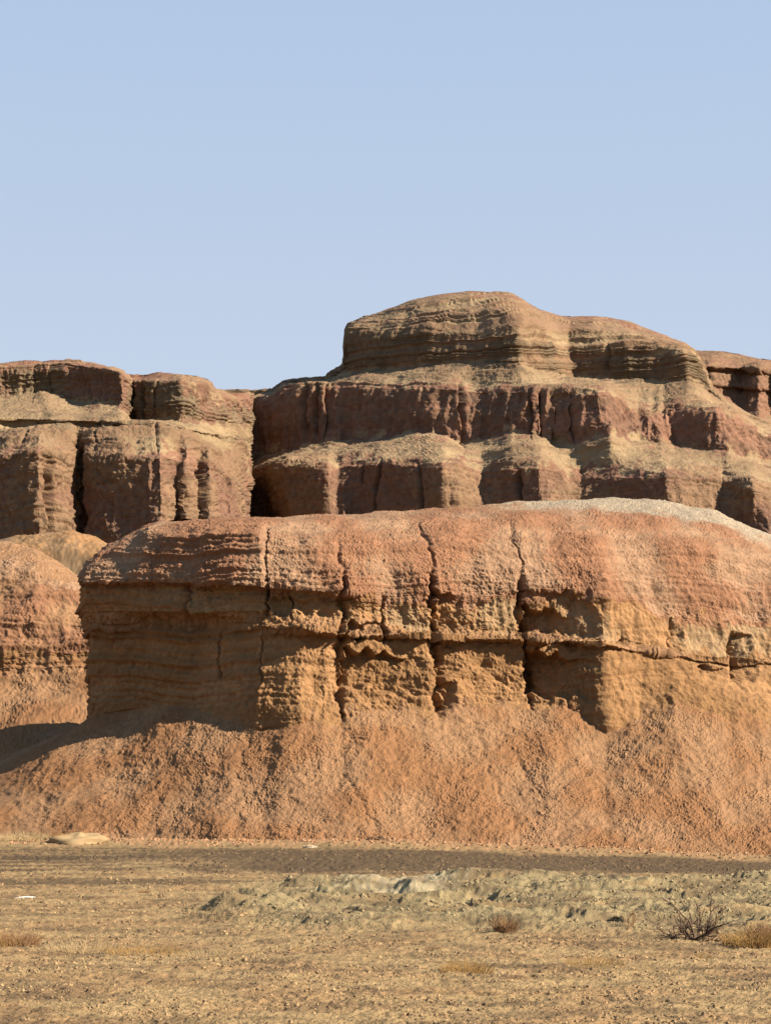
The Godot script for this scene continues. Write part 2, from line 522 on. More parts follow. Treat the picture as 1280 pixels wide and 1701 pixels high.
func ground_height(x: float, d: float) -> float:
	var h := -0.035 * maxf(x, 0.0) * smoothstep(38.0, 56.0, d) * (1.0 - smoothstep(80.0, 120.0, d)) + 0.05 * n1.get_noise_2d(x * 0.12, d * 0.1) + 0.022 * n1.get_noise_2d(x * 0.6, d * 0.6)
	if d < 75.0:
		var m := hummocks(x, d)
		if m > 0.0:
			var ridge := 0.4 - absf(n1.get_noise_2d(x * 0.42 + 5.0, d * 0.75))
			var scarp := n1.get_noise_2d(x * 0.3 + 31.0 + 0.3 * ridge, d * 0.42)
			h += m * 0.06 * smoothstep(-0.03, 0.03, scarp + 0.05 * n1.get_noise_2d(x * 2.0, d * 2.0))
			h += m * 0.035 * smoothstep(-0.03, 0.03, n1.get_noise_2d(x * 0.55 + 3.0, d * 0.8 + 11.0))
			for s in SCARS:
				var ex: float = (x - s[0]) / s[2] + 0.5 * n1.get_noise_2d(x * 1.7, d * 1.2)
				var ed: float = (d - s[1]) / (s[2] * 1.8) + 0.5 * n1.get_noise_2d(x * 1.5 + 20.0, d * 1.3)
				h -= s[3] * 0.7 * (1.0 - smoothstep(0.1, 1.0, ex * ex + ed * ed))
				ex -= 1.1
				h += s[3] * 0.3 * (1.0 - smoothstep(0.1, 1.4, ex * ex + ed * ed))
			h += m * (0.05 + 0.12 * smoothstep(35.0, 39.0, d) * smoothstep(-0.05, 0.0, x / d) + 0.12 * n1.get_noise_2d(x * 0.28, d * 0.45) + 0.11 * ridge + 0.03 * (0.4 - absf(n1.get_noise_2d(x * 1.1, d * 1.4))))
		var left := smoothstep(-3.6, -2.6, x) * (1.0 - smoothstep(-2.3, -1.2, x)) * smoothstep(30.0, 32.0, d) * (1.0 - smoothstep(32.5, 34.0, d))
		h += left * (0.16 + 0.15 * n1.get_noise_2d(x * 1.3, d * 1.3))
		h += 0.018 * n2.get_noise_2d(x * 2.1, d * 2.1)
		h += 0.10 * smoothstep(57.0, 60.0, d + 0.6 * n1.get_noise_1d(x * 0.4))
	return h


func ground() -> void:
	var d := FINE
	var us := stations([[-6.0, -0.6, 0.4], [-0.6, -0.4, 0.02], [-0.4, -0.24, 0.002], [-0.24, 0.24, 0.0008 / d], [0.24, 0.4, 0.002], [0.4, 0.6, 0.02], [0.6, 6.0, 0.4]])
	var ds := PackedFloat32Array()
	ds.append(3.0)
	var y := 520.0    # equal steps down the near ground, then to the horizon
	while y > 118.0:
		ds.append(2.5 * 3174.0 / y)
		y -= 1.25 / d
	for far in [75.0, 90.0, 120.0, 180.0, 260.0, 400.0, 700.0, 1500.0, 3500.0, 7000.0]:
		ds.append(far)
	var cols := us.size()
	var rows := ds.size()
	var p := PackedVector3Array()
	p.resize(rows * cols)
	var col := PackedColorArray()
	col.resize(p.size())
	for j in rows:
		var dd := ds[j]
		for i in cols:
			var x := us[i] * dd
			var h := ground_height(x, dd)
			var at := j * cols + i
			if dd > 75.0 or absf(us[i]) > 0.59:
				p[at] = Vector3(x, h, -dd)
				col[at] = SAND
				continue
			var fine := n2.get_noise_2d(x * 4.0, dd * 4.0)
			var patch := n2.get_noise_2d(x * 0.35, dd * 0.5)
			var m := hummocks(x, dd)
			var road := smoothstep(43.5, 46.0, dd + 1.6 * patch) * (1.0 - smoothstep(56.0, 58.0, dd + 0.9 * patch))
			var lumps := cell.get_noise_2d(x * 6.5, dd * 6.5) + 0.5
			var lumps2 := cell.get_noise_2d(x * 16.0, dd * 16.0) + 0.5
			h -= lumps * (0.03 + 0.025 * m + 0.02 * road) * (0.7 + 0.8 * patch) + lumps2 * 0.016
			h += fine * 0.012
			p[at] = Vector3(x, h, -dd)
			var c := SAND.lerp(SAND_RED, smoothstep(-0.1, 0.35, patch + 0.3 * fine))
			c = c.lerp(OLIVE, m * smoothstep(-0.5, 0.1, patch + 0.4 * fine + 0.15))
			c = c.lerp(GRAVEL_AND_SHADE, m * 0.45 * smoothstep(0.12, 0.4, n2.get_noise_2d(x * 0.55 + 70.0, dd * 0.9) + 0.3 * fine))  # shade among the bank's crumbs, painted in as dark patches
			var white := smoothstep(0.0, 0.3, 0.5 - absf((x - 0.4) / 2.6) + 0.35 * fine) * smoothstep(35.5, 36.6, dd + 0.8 * patch) * (1.0 - smoothstep(39.5, 41.0, dd))
			c = c.lerp(PALE, white * 0.85)
			var stripes := 0.55 + 0.9 * n1.get_noise_2d(x * 0.07, dd * 0.9 + 20.0)
			var left_side := smoothstep(-0.05, -0.13, us[i])
			c = c.lerp(GRAVEL_AND_SHADE, road * clampf(1.0 - left_side * (1.0 - stripes) + 0.6 * fine + 0.02, 0.0, 1.0))
			c = c.lerp(GRAVEL_AND_SHADE, 0.5 * smoothstep(0.3, 0.6, n2.get_noise_2d(x * 0.5 + 50.0, dd * 0.8)) * (1.0 - road))
			c = c.lerp(GRAVEL_AND_SHADE, 0.5 * smoothstep(0.1, 0.5, n2.get_noise_2d(x * 0.3 + 9.0, dd * 0.9) + 0.4 * fine) * (1.0 - road))
			c = c.lerp(GRAVEL_AND_SHADE, 0.8 * smoothstep(-1.5, -3.0, x) * smoothstep(0.0, 0.5, 1.0 - absf(dd - 40.3 - 0.5 * patch) / 1.1 + 0.5 * fine))
			c = c.lerp(TALUS.lerp(SAND, 0.45), smoothstep(56.6, 59.6, dd + 2.2 * patch + 0.8 * fine))
			var tone := 1.0 + 0.3 * fine
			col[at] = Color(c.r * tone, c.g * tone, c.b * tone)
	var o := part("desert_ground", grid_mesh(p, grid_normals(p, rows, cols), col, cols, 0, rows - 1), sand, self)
	o.set_meta("kind", "structure")

const SCARS := [[0.1, 36.2, 0.4, 0.13], [0.95, 35.6, 0.3, 0.1], [1.7, 34.6, 0.45, 0.16], [3.4, 29.2, 0.3, 0.14], [2.6, 29.4, 0.3, 0.11], [0.0, 32.2, 0.35, 0.1], [4.8, 33.6, 0.4, 0.12], [-1.5, 34.2, 0.4, 0.1], [-0.8, 31.8, 0.3, 0.08], [6.2, 31.5, 0.4, 0.12]]   # small washed-out hollows: x, distance, width, depth
const SAND := Color(0.272, 0.188, 0.094)
const SAND_RED := Color(0.243, 0.156, 0.078)
const OLIVE := Color(0.240, 0.187, 0.100)
const PALE := Color(0.310, 0.260, 0.165)
const GRAVEL_AND_SHADE := Color(0.084, 0.058, 0.035)  # dark gravel, also the painted shade patches on the low bank


# ------------------------------------------------------------------ stones, shrubs, tufts
func stone_mesh(s: int, subdiv: int, squash: Vector3, rough: float, smooth := false) -> ArrayMesh:
	var sp := SphereMesh.new()
	sp.radial_segments = subdiv * 2
	sp.rings = subdiv
	sp.radius = 1.0
	sp.height = 2.0
	var arr := sp.get_mesh_arrays()
	var v: PackedVector3Array = arr[Mesh.ARRAY_VERTEX]
	for i in v.size():
		var q := v[i]
		var k := 1.0 + rough * n1.get_noise_3d(q.x * 1.3 + s * 9.0, q.y * 1.3, q.z * 1.3) + rough * 0.4 * n1.get_noise_3d(q.x * 3.5 + s, q.y * 3.5, q.z * 3.5)
		if not smooth:
			q = Vector3(signf(q.x) * pow(absf(q.x), 0.8), signf(q.y) * pow(absf(q.y), 0.8), signf(q.z) * pow(absf(q.z), 0.8))
		v[i] = q * k * squash
	var st := SurfaceTool.new()
	st.begin(Mesh.PRIMITIVE_TRIANGLES)
	var index: PackedInt32Array = arr[Mesh.ARRAY_INDEX]
	st.set_smooth_group(0 if smooth else -1)
	for k in index:
		st.add_vertex(v[k])
	st.generate_normals()
	return st.commit()


func plain(called: String, c: Color, rough := 0.95) -> StandardMaterial3D:
	var m := StandardMaterial3D.new()
	m.resource_name = called
	m.albedo_color = c.linear_to_srgb()
	m.roughness = rough
	m.metallic_specular = 0.2
	return m


func stem(st: SurfaceTool, pts: PackedVector3Array, r0: float, r1: float) -> void:   # three-sided tapering stem
	var rings := []
	for k in pts.size():
		var dir := (pts[mini(k + 1, pts.size() - 1)] - pts[maxi(k - 1, 0)]).normalized()
		var side := dir.cross(Vector3(0.3, 0.2, 1)).normalized()
		var other := dir.cross(side)
		var r := lerpf(r0, r1, float(k) / (pts.size() - 1))
		var ring := []
		for q in 3:
			ring.append(pts[k] + (side * cos(q * TAU / 3.0) + other * sin(q * TAU / 3.0)) * r)
		rings.append(ring)
	for k in rings.size() - 1:
		for q in 3:
			var a: Vector3 = rings[k][q]
			var b: Vector3 = rings[k][(q + 1) % 3]
			var c: Vector3 = rings[k + 1][q]
			var e: Vector3 = rings[k + 1][(q + 1) % 3]
			for vv in [a, c, e, a, e, b]:
				st.add_vertex(vv)


func blades(count: int, spread: float, height: float, lean: float, thick: float, s: int) -> ArrayMesh:
	rng.seed = s
	var st := SurfaceTool.new()
	st.begin(Mesh.PRIMITIVE_TRIANGLES)
	for k in count:
		var ang := rng.randf() * TAU
		var rad := sqrt(rng.randf()) * spread
		var at := Vector3(cos(ang) * rad, -0.02, sin(ang) * rad * 0.8)
		var h := height * rng.randf_range(0.45, 1.0) * (1.0 - 0.4 * rad / spread)
		var out := Vector3(cos(ang), 0, sin(ang)) * lean * h * rng.randf_range(0.3, 1.1) + Vector3(rng.randfn(0, 0.1), 0, rng.randfn(0, 0.1)) * h
		stem(st, PackedVector3Array([at, at + out * 0.35 + Vector3.UP * h * 0.55, at + out + Vector3.UP * h]), thick, thick * 0.35)
	st.generate_normals()
	return st.commit()


func twigs(st: SurfaceTool, from: Vector3, dir: Vector3, length: float, r: float, depth: int) -> void:
	var pts := PackedVector3Array([from])
	var d := dir
	for k in 4:
		d = (d + Vector3(rng.randfn(0, 0.22), rng.randfn(0.02, 0.16), rng.randfn(0, 0.22))).normalized()
		pts.append(pts[-1] + d * length / 4.0)
	stem(st, pts, r, r * 0.55)
	if depth > 0:
		for k in 3 + (1 if depth > 1 else 0):
			var t := rng.randi_range(1, 4)
			var nd := (d + Vector3(rng.randfn(0, 0.55), rng.randfn(0.1, 0.35), rng.randfn(0, 0.55))).normalized()
			twigs(st, pts[t], nd, length * rng.randf_range(0.5, 0.75), r * 0.6, depth - 1)


func on_ground(x: float, d: float) -> Vector3:
	return Vector3(x, ground_height(x, d) - 0.03, -d)


func small_things() -> void:
	var straw := plain("dry straw", Color(0.234, 0.140, 0.051))
	var gold := plain("golden straw", Color(0.234, 0.136, 0.043))
	var pale := plain("pale straw", Color(0.273, 0.195, 0.101))
	var wood := plain("dead wood", Color(0.075, 0.048, 0.032))
	var rust := plain("rusty twigs", Color(0.175, 0.098, 0.047))
	# tufts: x, distance, height, spread, blades, material, label
	var tufts := [
		[-7.05, 32.2, 0.32, 0.5, 420, gold, "yellow brown dry grass tuft highest up at the picture's left edge"],
		[-5.15, 26.7, 0.34, 0.32, 380, rust, "darker brown dry tuft between paler grass in the lower left"],
		[-5.55, 26.5, 0.3, 0.45, 320, straw, "straw brown tuft just left of the darker brown tuft"],
		[-4.1, 26.0, 0.24, 0.55, 300, pale, "pale thin tuft just right of the darker brown tuft"],
		[-3.2, 25.6, 0.2, 0.6, 280, straw, "low straw tuft in line between two paler tufts, lower left"],
		[-2.35, 25.3, 0.2, 0.6, 280, pale, "pale low tuft at the right end of the lower left row"],
		[1.75, 28.0, 0.36, 0.14, 260, rust, "small upright brown tuft alone below the eroded bank"],
		[0.98, 22.9, 0.26, 0.3, 420, straw, "broad straw tuft alone in the bottom middle"],
		[2.6, 23.9, 0.18, 0.4, 240, straw, "flat straw tuft below the upright brown tuft"],
		[3.1, 23.7, 0.14, 0.5, 200, pale, "pale flat tuft below the dead shrub"],
		[5.05, 26.3, 0.36, 0.4, 700, straw, "straw brown bushy tuft behind the dead shrub"],
		[5.45, 26.6, 0.42, 0.42, 700, rust, "brown bushy tuft at the right edge of the picture"],
		[-11.2, 59.5, 0.42, 0.9, 420, pale, "grey pale brush at the foot of the slope, far left"],
		[-10.0, 60.0, 0.36, 0.35, 220, straw, "small round brush behind the pale earth heap"],
	]
	for k in tufts.size():
		var t: Array = tufts[k]
		var o := thing("grass_tuft", t[6], "grass tuft", on_ground(t[0], t[1]), "dry grass tufts on the flat")
		part("blades", blades(t[4], t[3], t[2], 0.55, 0.0045 * t[1] / 26.0, 40 + k), t[5], o)
	# tiny tufts that nothing tells apart
	rng.seed = 61
	var spots := []
	for k in 30:
		var d := 1.0 / rng.randf_range(1.0 / 40.0, 1.0 / 18.5)
		spots.append([rng.randf_range(-0.19, 0.19) * d, d, rng.randf_range(0.06, 0.15), rng.randf_range(0.06, 0.2)])
	for k in spots.size():
		var t: Array = spots[k]
		var o := thing("tiny_tuft", "tiny dry brown tuft growing low on the open flat", "grass tuft", on_ground(t[0], t[1]), "tiny tufts on the flat")
		part("blades", blades(70, t[3], t[2], 0.7, 0.004 * t[1] / 26.0, 300 + k), straw if k % 3 else rust, o)
	# dead shrub
	rng.seed = 77
	var at := on_ground(4.35, 26.9)
	var o := thing("dead_shrub", "dark dead shrub with twisted bare branches on the pale sand", "shrub", at)
	for k in 10:
		var st := SurfaceTool.new()
		st.begin(Mesh.PRIMITIVE_TRIANGLES)
		twigs(st, Vector3(rng.randfn(0, 0.05), 0.0, rng.randfn(0, 0.05)), Vector3(rng.randf_range(-0.8, 1.2), rng.randf_range(0.08, 0.42), rng.randfn(0, 0.4)).normalized(), rng.randf_range(0.26, 0.46), 0.021, 2)
		st.generate_normals()
		part("branch", st.commit(), wood, o)
	for b in [[3.62, 28.2, "thin bare twiggy shrub left of the dark dead shrub"], [4.75, 27.8, "thin brown twig shrub behind the dark dead shrub"]]:
		o = thing("twiggy_shrub", b[2], "shrub", on_ground(b[0], b[1]), "thin bare shrubs by the bank")
		for k in 6:
			var st := SurfaceTool.new()
			st.begin(Mesh.PRIMITIVE_TRIANGLES)
			twigs(st, Vector3(rng.randfn(0, 0.03), 0.0, 0), Vector3(rng.randf_range(-0.5, 0.5), 1.0, rng.randfn(0, 0.25)).normalized(), rng.randf_range(0.16, 0.26), 0.006, 2)
			st.generate_normals()
			part("branch", st.commit(), rust, o)
	# the bent twig at the foot of the slope
	var bent := SurfaceTool.new()
	bent.begin(Mesh.PRIMITIVE_TRIANGLES)
	var arch := PackedVector3Array()
	for k in 13:
		var a := PI * k / 12.0
		arch.append(Vector3(-cos(a) * 0.32 + 0.02 * sin(k * 2.1), sin(a) * 0.24 - 0.02, 0.05 * sin(k * 1.3)))
	stem(bent, arch, 0.014, 0.008)
	bent.generate_normals()
	o = thing("bent_twig", "thin bent twig arching over the sand at the slope foot", "twig", on_ground(5.95, 57.9) + Vector3(0, 0.02, 0))
	part("twig", bent.commit(), wood, o)
	# single stones
	for s in [[-2.28, 57.6, 0.15, Vector3(1.5, 0.6, 0.8), Color(0.281, 0.226, 0.156), "pale flat stone on the dark gravel strip"],
			[-0.28, 60.2, 0.2, Vector3(1.5, 0.6, 0.9), Color(0.094, 0.055, 0.031), "dark brown stone on the sand at the slope foot"],
			[-6.78, 36.1, 0.1, Vector3(1.9, 0.5, 0.9), Color(0.429, 0.406, 0.374), "white flat stone lying alone at far left"],
			[-11.4, 60.6, 0.26, Vector3(1.4, 0.8, 1.0), Color(0.055, 0.035, 0.023), "dark stone beside the grey pale brush"],
			[-9.45, 58.8, 0.75, Vector3(1.2, 0.42, 0.9), Color(0.225, 0.155, 0.08), "pale yellow earth heap beyond the dark gravel, left"]]:
		var m := stone_mesh(int(s[0] * 10.0), 14, s[3] * s[2], 0.3 if s[2] > 0.5 else 0.5, s[2] > 0.5)
		var q := on_ground(s[0], s[1])
		o = thing("earth_heap" if s[2] > 0.5 else "stone", s[5], "heap" if s[2] > 0.5 else "stone", q, "" if s[2] > 0.5 else "single stones on the flat")
		part("body", m, plain("stone", s[4]), o)
	gravel()


func gravel() -> void:
	rng.seed = 99
	var mm := MultiMesh.new()
	mm.transform_format = MultiMesh.TRANSFORM_3D
	mm.use_colors = true
	mm.mesh = stone_mesh(4, 4, Vector3(1, 0.65, 0.85), 0.6)
	var spots := []
	for k in 145000:
		var d := 1.0 / rng.randf_range(1.0 / 62.0, 1.0 / 16.0)
		var x := rng.randf_range(-0.3, 0.3) * d
		var m := hummocks(x, d)
		if rng.randf() > 0.35 + 0.9 * n2.get_noise_2d(x * 0.4 + 30.0, d * 0.5) + 0.2 * m:
			continue
		spots.append([x, d])
	var from_slope := spots.size()
	for k in 2600:      # clods rolled off the slope
		spots.append([rng.randf_range(-13.5, 13.5), 60.6 - 2.6 * pow(rng.randf(), 2.0)])
	mm.instance_count = spots.size()
	for k in spots.size():
		var x: float = spots[k][0]
		var d: float = spots[k][1]
		var r: float = (0.007 + 0.034 * pow(rng.randf(), 4.0)) * (0.6 + d / 50.0)
		if k >= from_slope:
			r = 0.02 + 0.085 * pow(rng.randf(), 5.0)
		var b := Basis.from_euler(Vector3(rng.randf() * 0.6, rng.randf() * TAU, rng.randf() * 0.6)).scaled(Vector3.ONE * r)
		mm.set_instance_transform(k, Transform3D(b, Vector3(x, ground_height(x, d) - 0.012, -d)))
		var v := rng.randf()
		var c := SAND_RED.lerp(GRAVEL_AND_SHADE, rng.randf()) if v < 0.8 else SAND.lerp(SAND_RED, rng.randf())
		if d > 44.0 and d < 58.0:
			c = GRAVEL_AND_SHADE.lerp(SAND_RED, 0.5 * rng.randf() * rng.randf())
		elif hummocks(x, d) > 0.5:
			c = OLIVE.lerp(GRAVEL_AND_SHADE, 0.6 * rng.randf())
		if k >= from_slope:
			c = TALUS.lerp(TALUS_RED, rng.randf())
		mm.set_instance_color(k, c)
	var o := MultiMeshInstance3D.new()
	o.name = "gravel"
	o.multimesh = mm
	var mat := plain("pebbles", Color.WHITE)
	mat.vertex_color_use_as_albedo = true
	o.material_override = mat
	o.set_meta("kind", "stuff")
	o.set_meta("label", "small pebbles and clods strewn over the desert flat")
	o.set_meta("category", "gravel")
	add_child(o)


const FINE := 1.0
const RIDGE := [
	[[-380,47.67,-0.4,-97],[-300,26.28,-0.4,-97],[-240,15.59,-0.4,-97],[-180,6.35,-0.4,-96],[-120,-4.15,-0.4,-94],[-60,-13.89,-0.4,-90],[0,-20.52,-0.4,-88],[50,-25.56,-0.4,-78],[100,-20.72,-0.4,-68.5],[150,-14.72,-0.4,-64],[160,-14.11,-0.4,-63.81],[229.28,-10.13,-0.4,-62.25],[303.23,-7.8,-0.4,-61.93],[399.38,-5.38,-0.4,-60.75],[531.42,-2.38,-0.4,-60.18],[611.39,-0.63,-0.4,-59.96],[696.29,1.06,-0.45,-60],[765.85,2.36,-0.5,-59.88],[909.32,5.05,-0.62,-59.25],[1041.92,7.52,-0.73,-59.07],[1119.33,8.94,-0.78,-59.28],[1235.76,11.09,-0.86,-58.79],[1372.67,13.52,-0.97,-58.22],[1440.48,14.69,-1.04,-58.07],[1900,23.11,-1.2,-56]],
	[[-380,41.62,3.09,-90.52],[-300,22.53,4,-90.13],[-240,13.98,4.53,-89.94],[-180,5.85,4.41,-88.43],[-120,-3.28,4.13,-86.32],[-60,-11.35,4.05,-83.77],[0,-9.68,4.46,-83],[50,-11.72,4.39,-80],[100,-11.52,4.25,-74],[150,-10.99,4.23,-71.2],[250,-8.6,4.62,-70],[330,-6.68,4.53,-68.4],[400,-5.05,3.89,-66.8],[430,-4.38,3.67,-66.2],[500,-2.9,3.89,-65.81],[540,-2.08,4.04,-65.9],[568,-1.5,4.13,-66.32],[620,-0.42,4.43,-66.66],[720,1.69,4.45,-67.11],[800,3.42,4.64,-67.77],[870,4.96,4.78,-68.38],[940,6.44,4.56,-68.09],[975,7.14,4.1,-67.65],[1005,7.7,3.51,-66.99],[1050,8.71,4.09,-67.39],[1120,10.27,4.81,-67.91],[1200,11.94,4.21,-67.67],[1300,14.16,3.89,-68.12],[1500,18.86,4.04,-69.61],[1900,27.77,4.26,-69.95]],
	[[-380,40.18,5.03,-88.99],[-300,21.64,6.45,-88.5],[-240,13.6,7.27,-88.27],[-180,5.73,7.08,-86.64],[-120,-3.07,6.65,-84.5],[-60,-10.74,6.52,-82.29],[0,-9.56,7.93,-82],[50,-11.72,7.79,-80],[100,-11.47,7.4,-74],[150,-11.01,7.24,-71.6],[250,-8.65,7.2,-70.4],[330,-6.74,7.11,-69],[430,-4.45,7.04,-67.3],[500,-2.96,7.02,-67.02],[568,-1.52,6.95,-67.22],[650,0.21,6.98,-67.69],[720,1.71,6.95,-67.91],[800,3.45,6.9,-68.47],[870,4.99,6.88,-68.88],[940,6.51,6.84,-68.89],[1000,7.77,6.71,-68.47],[1060,9.15,6.53,-69.13],[1120,10.53,6.4,-69.61],[1200,12.36,6.25,-70.06],[1300,14.7,6.18,-70.72],[1500,19.73,6.29,-72.81],[1900,29.36,6.23,-73.95]],
	[[-380,40.1,5.18,-88.9],[-300,21.59,6.63,-88.41],[-240,13.58,7.48,-88.17],[-180,5.73,7.28,-86.54],[-120,-3.06,6.84,-84.4],[-60,-10.71,6.71,-82.21],[0,-9.69,8.18,-82],[50,-11.85,8.05,-80],[100,-11.61,7.63,-74],[150,-11.08,7.44,-71.2],[250,-8.65,7.78,-70.4],[330,-6.75,7.64,-69.1],[430,-4.43,7.36,-67],[500,-2.93,7.24,-66.52],[568,-1.51,7.03,-66.62],[650,0.21,7.05,-67.19],[720,1.7,7.02,-67.41],[800,3.43,6.98,-67.97],[870,4.95,6.97,-68.28],[940,6.46,6.93,-68.3],[1000,7.72,6.79,-68.06],[1060,9.13,6.61,-68.98],[1120,10.51,6.49,-69.51],[1200,12.34,6.33,-69.95],[1300,14.68,6.26,-70.62],[1500,19.7,6.35,-72.72],[1900,29.32,6.27,-73.85]],
	[[-380,39.79,5.66,-88.56],[-300,21.4,7.24,-88.05],[-240,13.5,8.16,-87.8],[-180,5.7,7.95,-86.14],[-120,-3.01,7.47,-83.99],[-60,-10.57,7.33,-81.88],[0,-9.89,9.07,-81.5],[50,-11.95,8.87,-79],[100,-11.73,8.44,-73.6],[150,-11.18,8.18,-71],[250,-8.54,8.06,-69.5],[330,-6.66,7.91,-68.2],[430,-4.44,7.91,-67.1],[500,-2.96,7.79,-67.22],[568,-1.53,7.73,-67.42],[650,0.21,7.63,-67.79],[720,1.72,7.35,-68.11],[800,3.46,7.32,-68.67],[870,5.02,7.32,-69.28],[940,6.55,7.28,-69.3],[1000,7.81,7.14,-68.86],[1060,9.17,6.87,-69.33],[1120,10.56,6.66,-69.81],[1200,12.4,6.51,-70.27],[1300,14.75,6.43,-70.92],[1500,19.78,6.55,-73.02],[1900,29.44,6.61,-74.15]],
	[[-380,39.39,6.2,-88.13],[-300,21.15,7.91,-87.6],[-240,13.39,8.91,-87.34],[-180,5.67,8.68,-85.65],[-120,-2.96,8.16,-83.49],[-60,-10.41,8.01,-81.47],[0,-9.89,10.1,-81.5],[50,-11.95,9.87,-79],[100,-11.8,9.36,-73.6],[150,-11.21,9.11,-70.9],[250,-8.55,8.99,-69.6],[330,-6.67,8.83,-68.3],[430,-4.44,8.57,-67.15],[500,-2.96,8.47,-67.22],[568,-1.53,8.4,-67.37],[650,0.21,8.14,-67.79],[720,1.72,8.08,-68.11],[800,3.46,8.07,-68.57],[870,5.02,8.61,-69.28],[940,6.57,8.67,-69.5],[975,7.32,8.29,-69.35],[1000,7.84,8.21,-69.16],[1100,10.18,7.81,-70.22],[1200,12.52,7.64,-70.97],[1300,14.89,7.58,-71.62],[1500,19.95,7.72,-73.61],[1900,29.67,7.92,-74.75]],
	[[-380,39.23,6.39,-87.96],[-300,21.05,8.16,-87.41],[-240,13.35,9.19,-87.15],[-180,5.65,8.95,-85.45],[-120,-2.93,8.42,-83.29],[-60,-10.34,8.25,-81.31],[0,-10.01,10.31,-81.5],[50,-12.07,10.07,-79],[100,-11.9,9.55,-73.6],[150,-11.26,9.26,-70.6],[250,-8.48,9.11,-69.05],[330,-6.62,8.95,-67.75],[430,-4.41,8.71,-66.6],[500,-2.95,8.6,-66.81],[568,-1.52,8.54,-67.02],[650,0.21,8.42,-67.84],[720,1.72,8.34,-68.19],[800,3.46,8.32,-68.67],[870,5.01,8.83,-69.08],[940,6.55,8.9,-69.3],[1000,7.86,8.48,-69.31],[1100,10.21,8.07,-70.42],[1200,12.56,7.91,-71.22],[1300,14.94,7.84,-71.87],[1500,20,7.94,-73.81],[1900,29.75,8.17,-74.95]],
	[[-380,38.59,6.97,-87.28],[-300,20.65,8.89,-86.69],[-240,13.18,10.01,-86.41],[-180,5.6,9.75,-84.65],[-120,-2.84,9.17,-82.48],[-60,-10.07,8.99,-80.65],[0,-9.7,10.72,-81],[50,-11.82,10.51,-79],[100,-11.82,10.01,-74],[150,-11.22,9.85,-71.1],[250,-8.58,9.98,-69.8],[330,-6.68,9.83,-68.4],[430,-4.44,9.52,-67.1],[568,-1.53,9.42,-67.57],[720,1.73,9.44,-68.46],[870,5.03,9.67,-69.43],[1000,7.95,9.56,-70.06],[1150,11.53,9.46,-71.74],[1300,15.16,9.05,-72.92],[1500,20.16,8.6,-74.41],[1900,30.15,8,-75.95]],
	[[-380,36.84,8.04,-85.41],[-300,19.57,10.23,-84.7],[-240,12.72,11.52,-84.36],[-180,5.46,11.22,-82.46],[-120,-2.59,10.56,-80.25],[-60,-9.33,10.35,-78.85],[0,-9.07,11.45,-80],[50,-11.2,11.11,-79],[100,-11.29,10.68,-75],[150,-10.74,10.46,-72.2],[250,-8.65,10.8,-70.4],[330,-6.75,10.75,-69.1],[430,-4.49,10.63,-67.9],[568,-1.56,10.66,-68.72],[720,1.75,10.75,-69.61],[870,5.11,10.88,-70.58],[1000,8.12,10.96,-71.56],[1150,11.67,10.81,-72.64],[1300,15.31,10.15,-73.62],[1500,20.54,9.67,-75.81],[1900,30.75,8.6,-77.45]],
	[[-380,34.61,8.86,-83.02],[-300,18.19,11.27,-82.17],[-240,12.12,12.68,-81.76],[-180,5.27,12.35,-79.67],[-120,-2.27,11.63,-77.42],[-60,-8.4,11.4,-76.55],[0,-8.41,12.15,-78.5],[50,-10.21,11.63,-77.5],[100,-10.47,11.4,-75.5],[150,-10.09,11.27,-73.6],[250,-8.79,11.35,-71.5],[330,-6.89,11.38,-70.5],[430,-4.59,11.33,-69.4],[568,-1.6,11.49,-70.42],[720,1.8,11.69,-71.31],[870,5.25,11.98,-72.48],[1000,8.37,12.21,-73.77],[1150,12.01,11.97,-74.74],[1300,15.66,11.04,-75.32],[1500,20.95,10.25,-77.31],[1900,31.34,9.09,-78.95]],
	[[-380,31.74,9.18,-79.95],[-300,16.41,11.7,-78.92],[-240,11.36,13.18,-78.42],[-180,5.03,12.83,-76.09],[-120,-1.86,12.07,-73.78],[-60,-7.19,11.84,-73.6],[0,-7.8,12.09,-75],[50,-9.19,12,-75.8],[100,-9.56,11.87,-75.5],[150,-9.52,11.76,-74.6],[250,-8.56,11.84,-73.4],[330,-7.06,11.77,-72.3],[430,-4.75,11.82,-71.8],[568,-1.66,12.11,-73.12],[720,1.87,12.47,-74.31],[830,4.5,12.72,-75.1],[870,5.51,13.01,-75.98],[1000,8.8,13.35,-77.56],[1100,11.31,13.27,-78.02],[1180,13.33,12.92,-78.38],[1280,15.79,11.93,-78.33],[1500,21.36,10.57,-78.81],[1900,31.74,9.3,-79.95]],
]
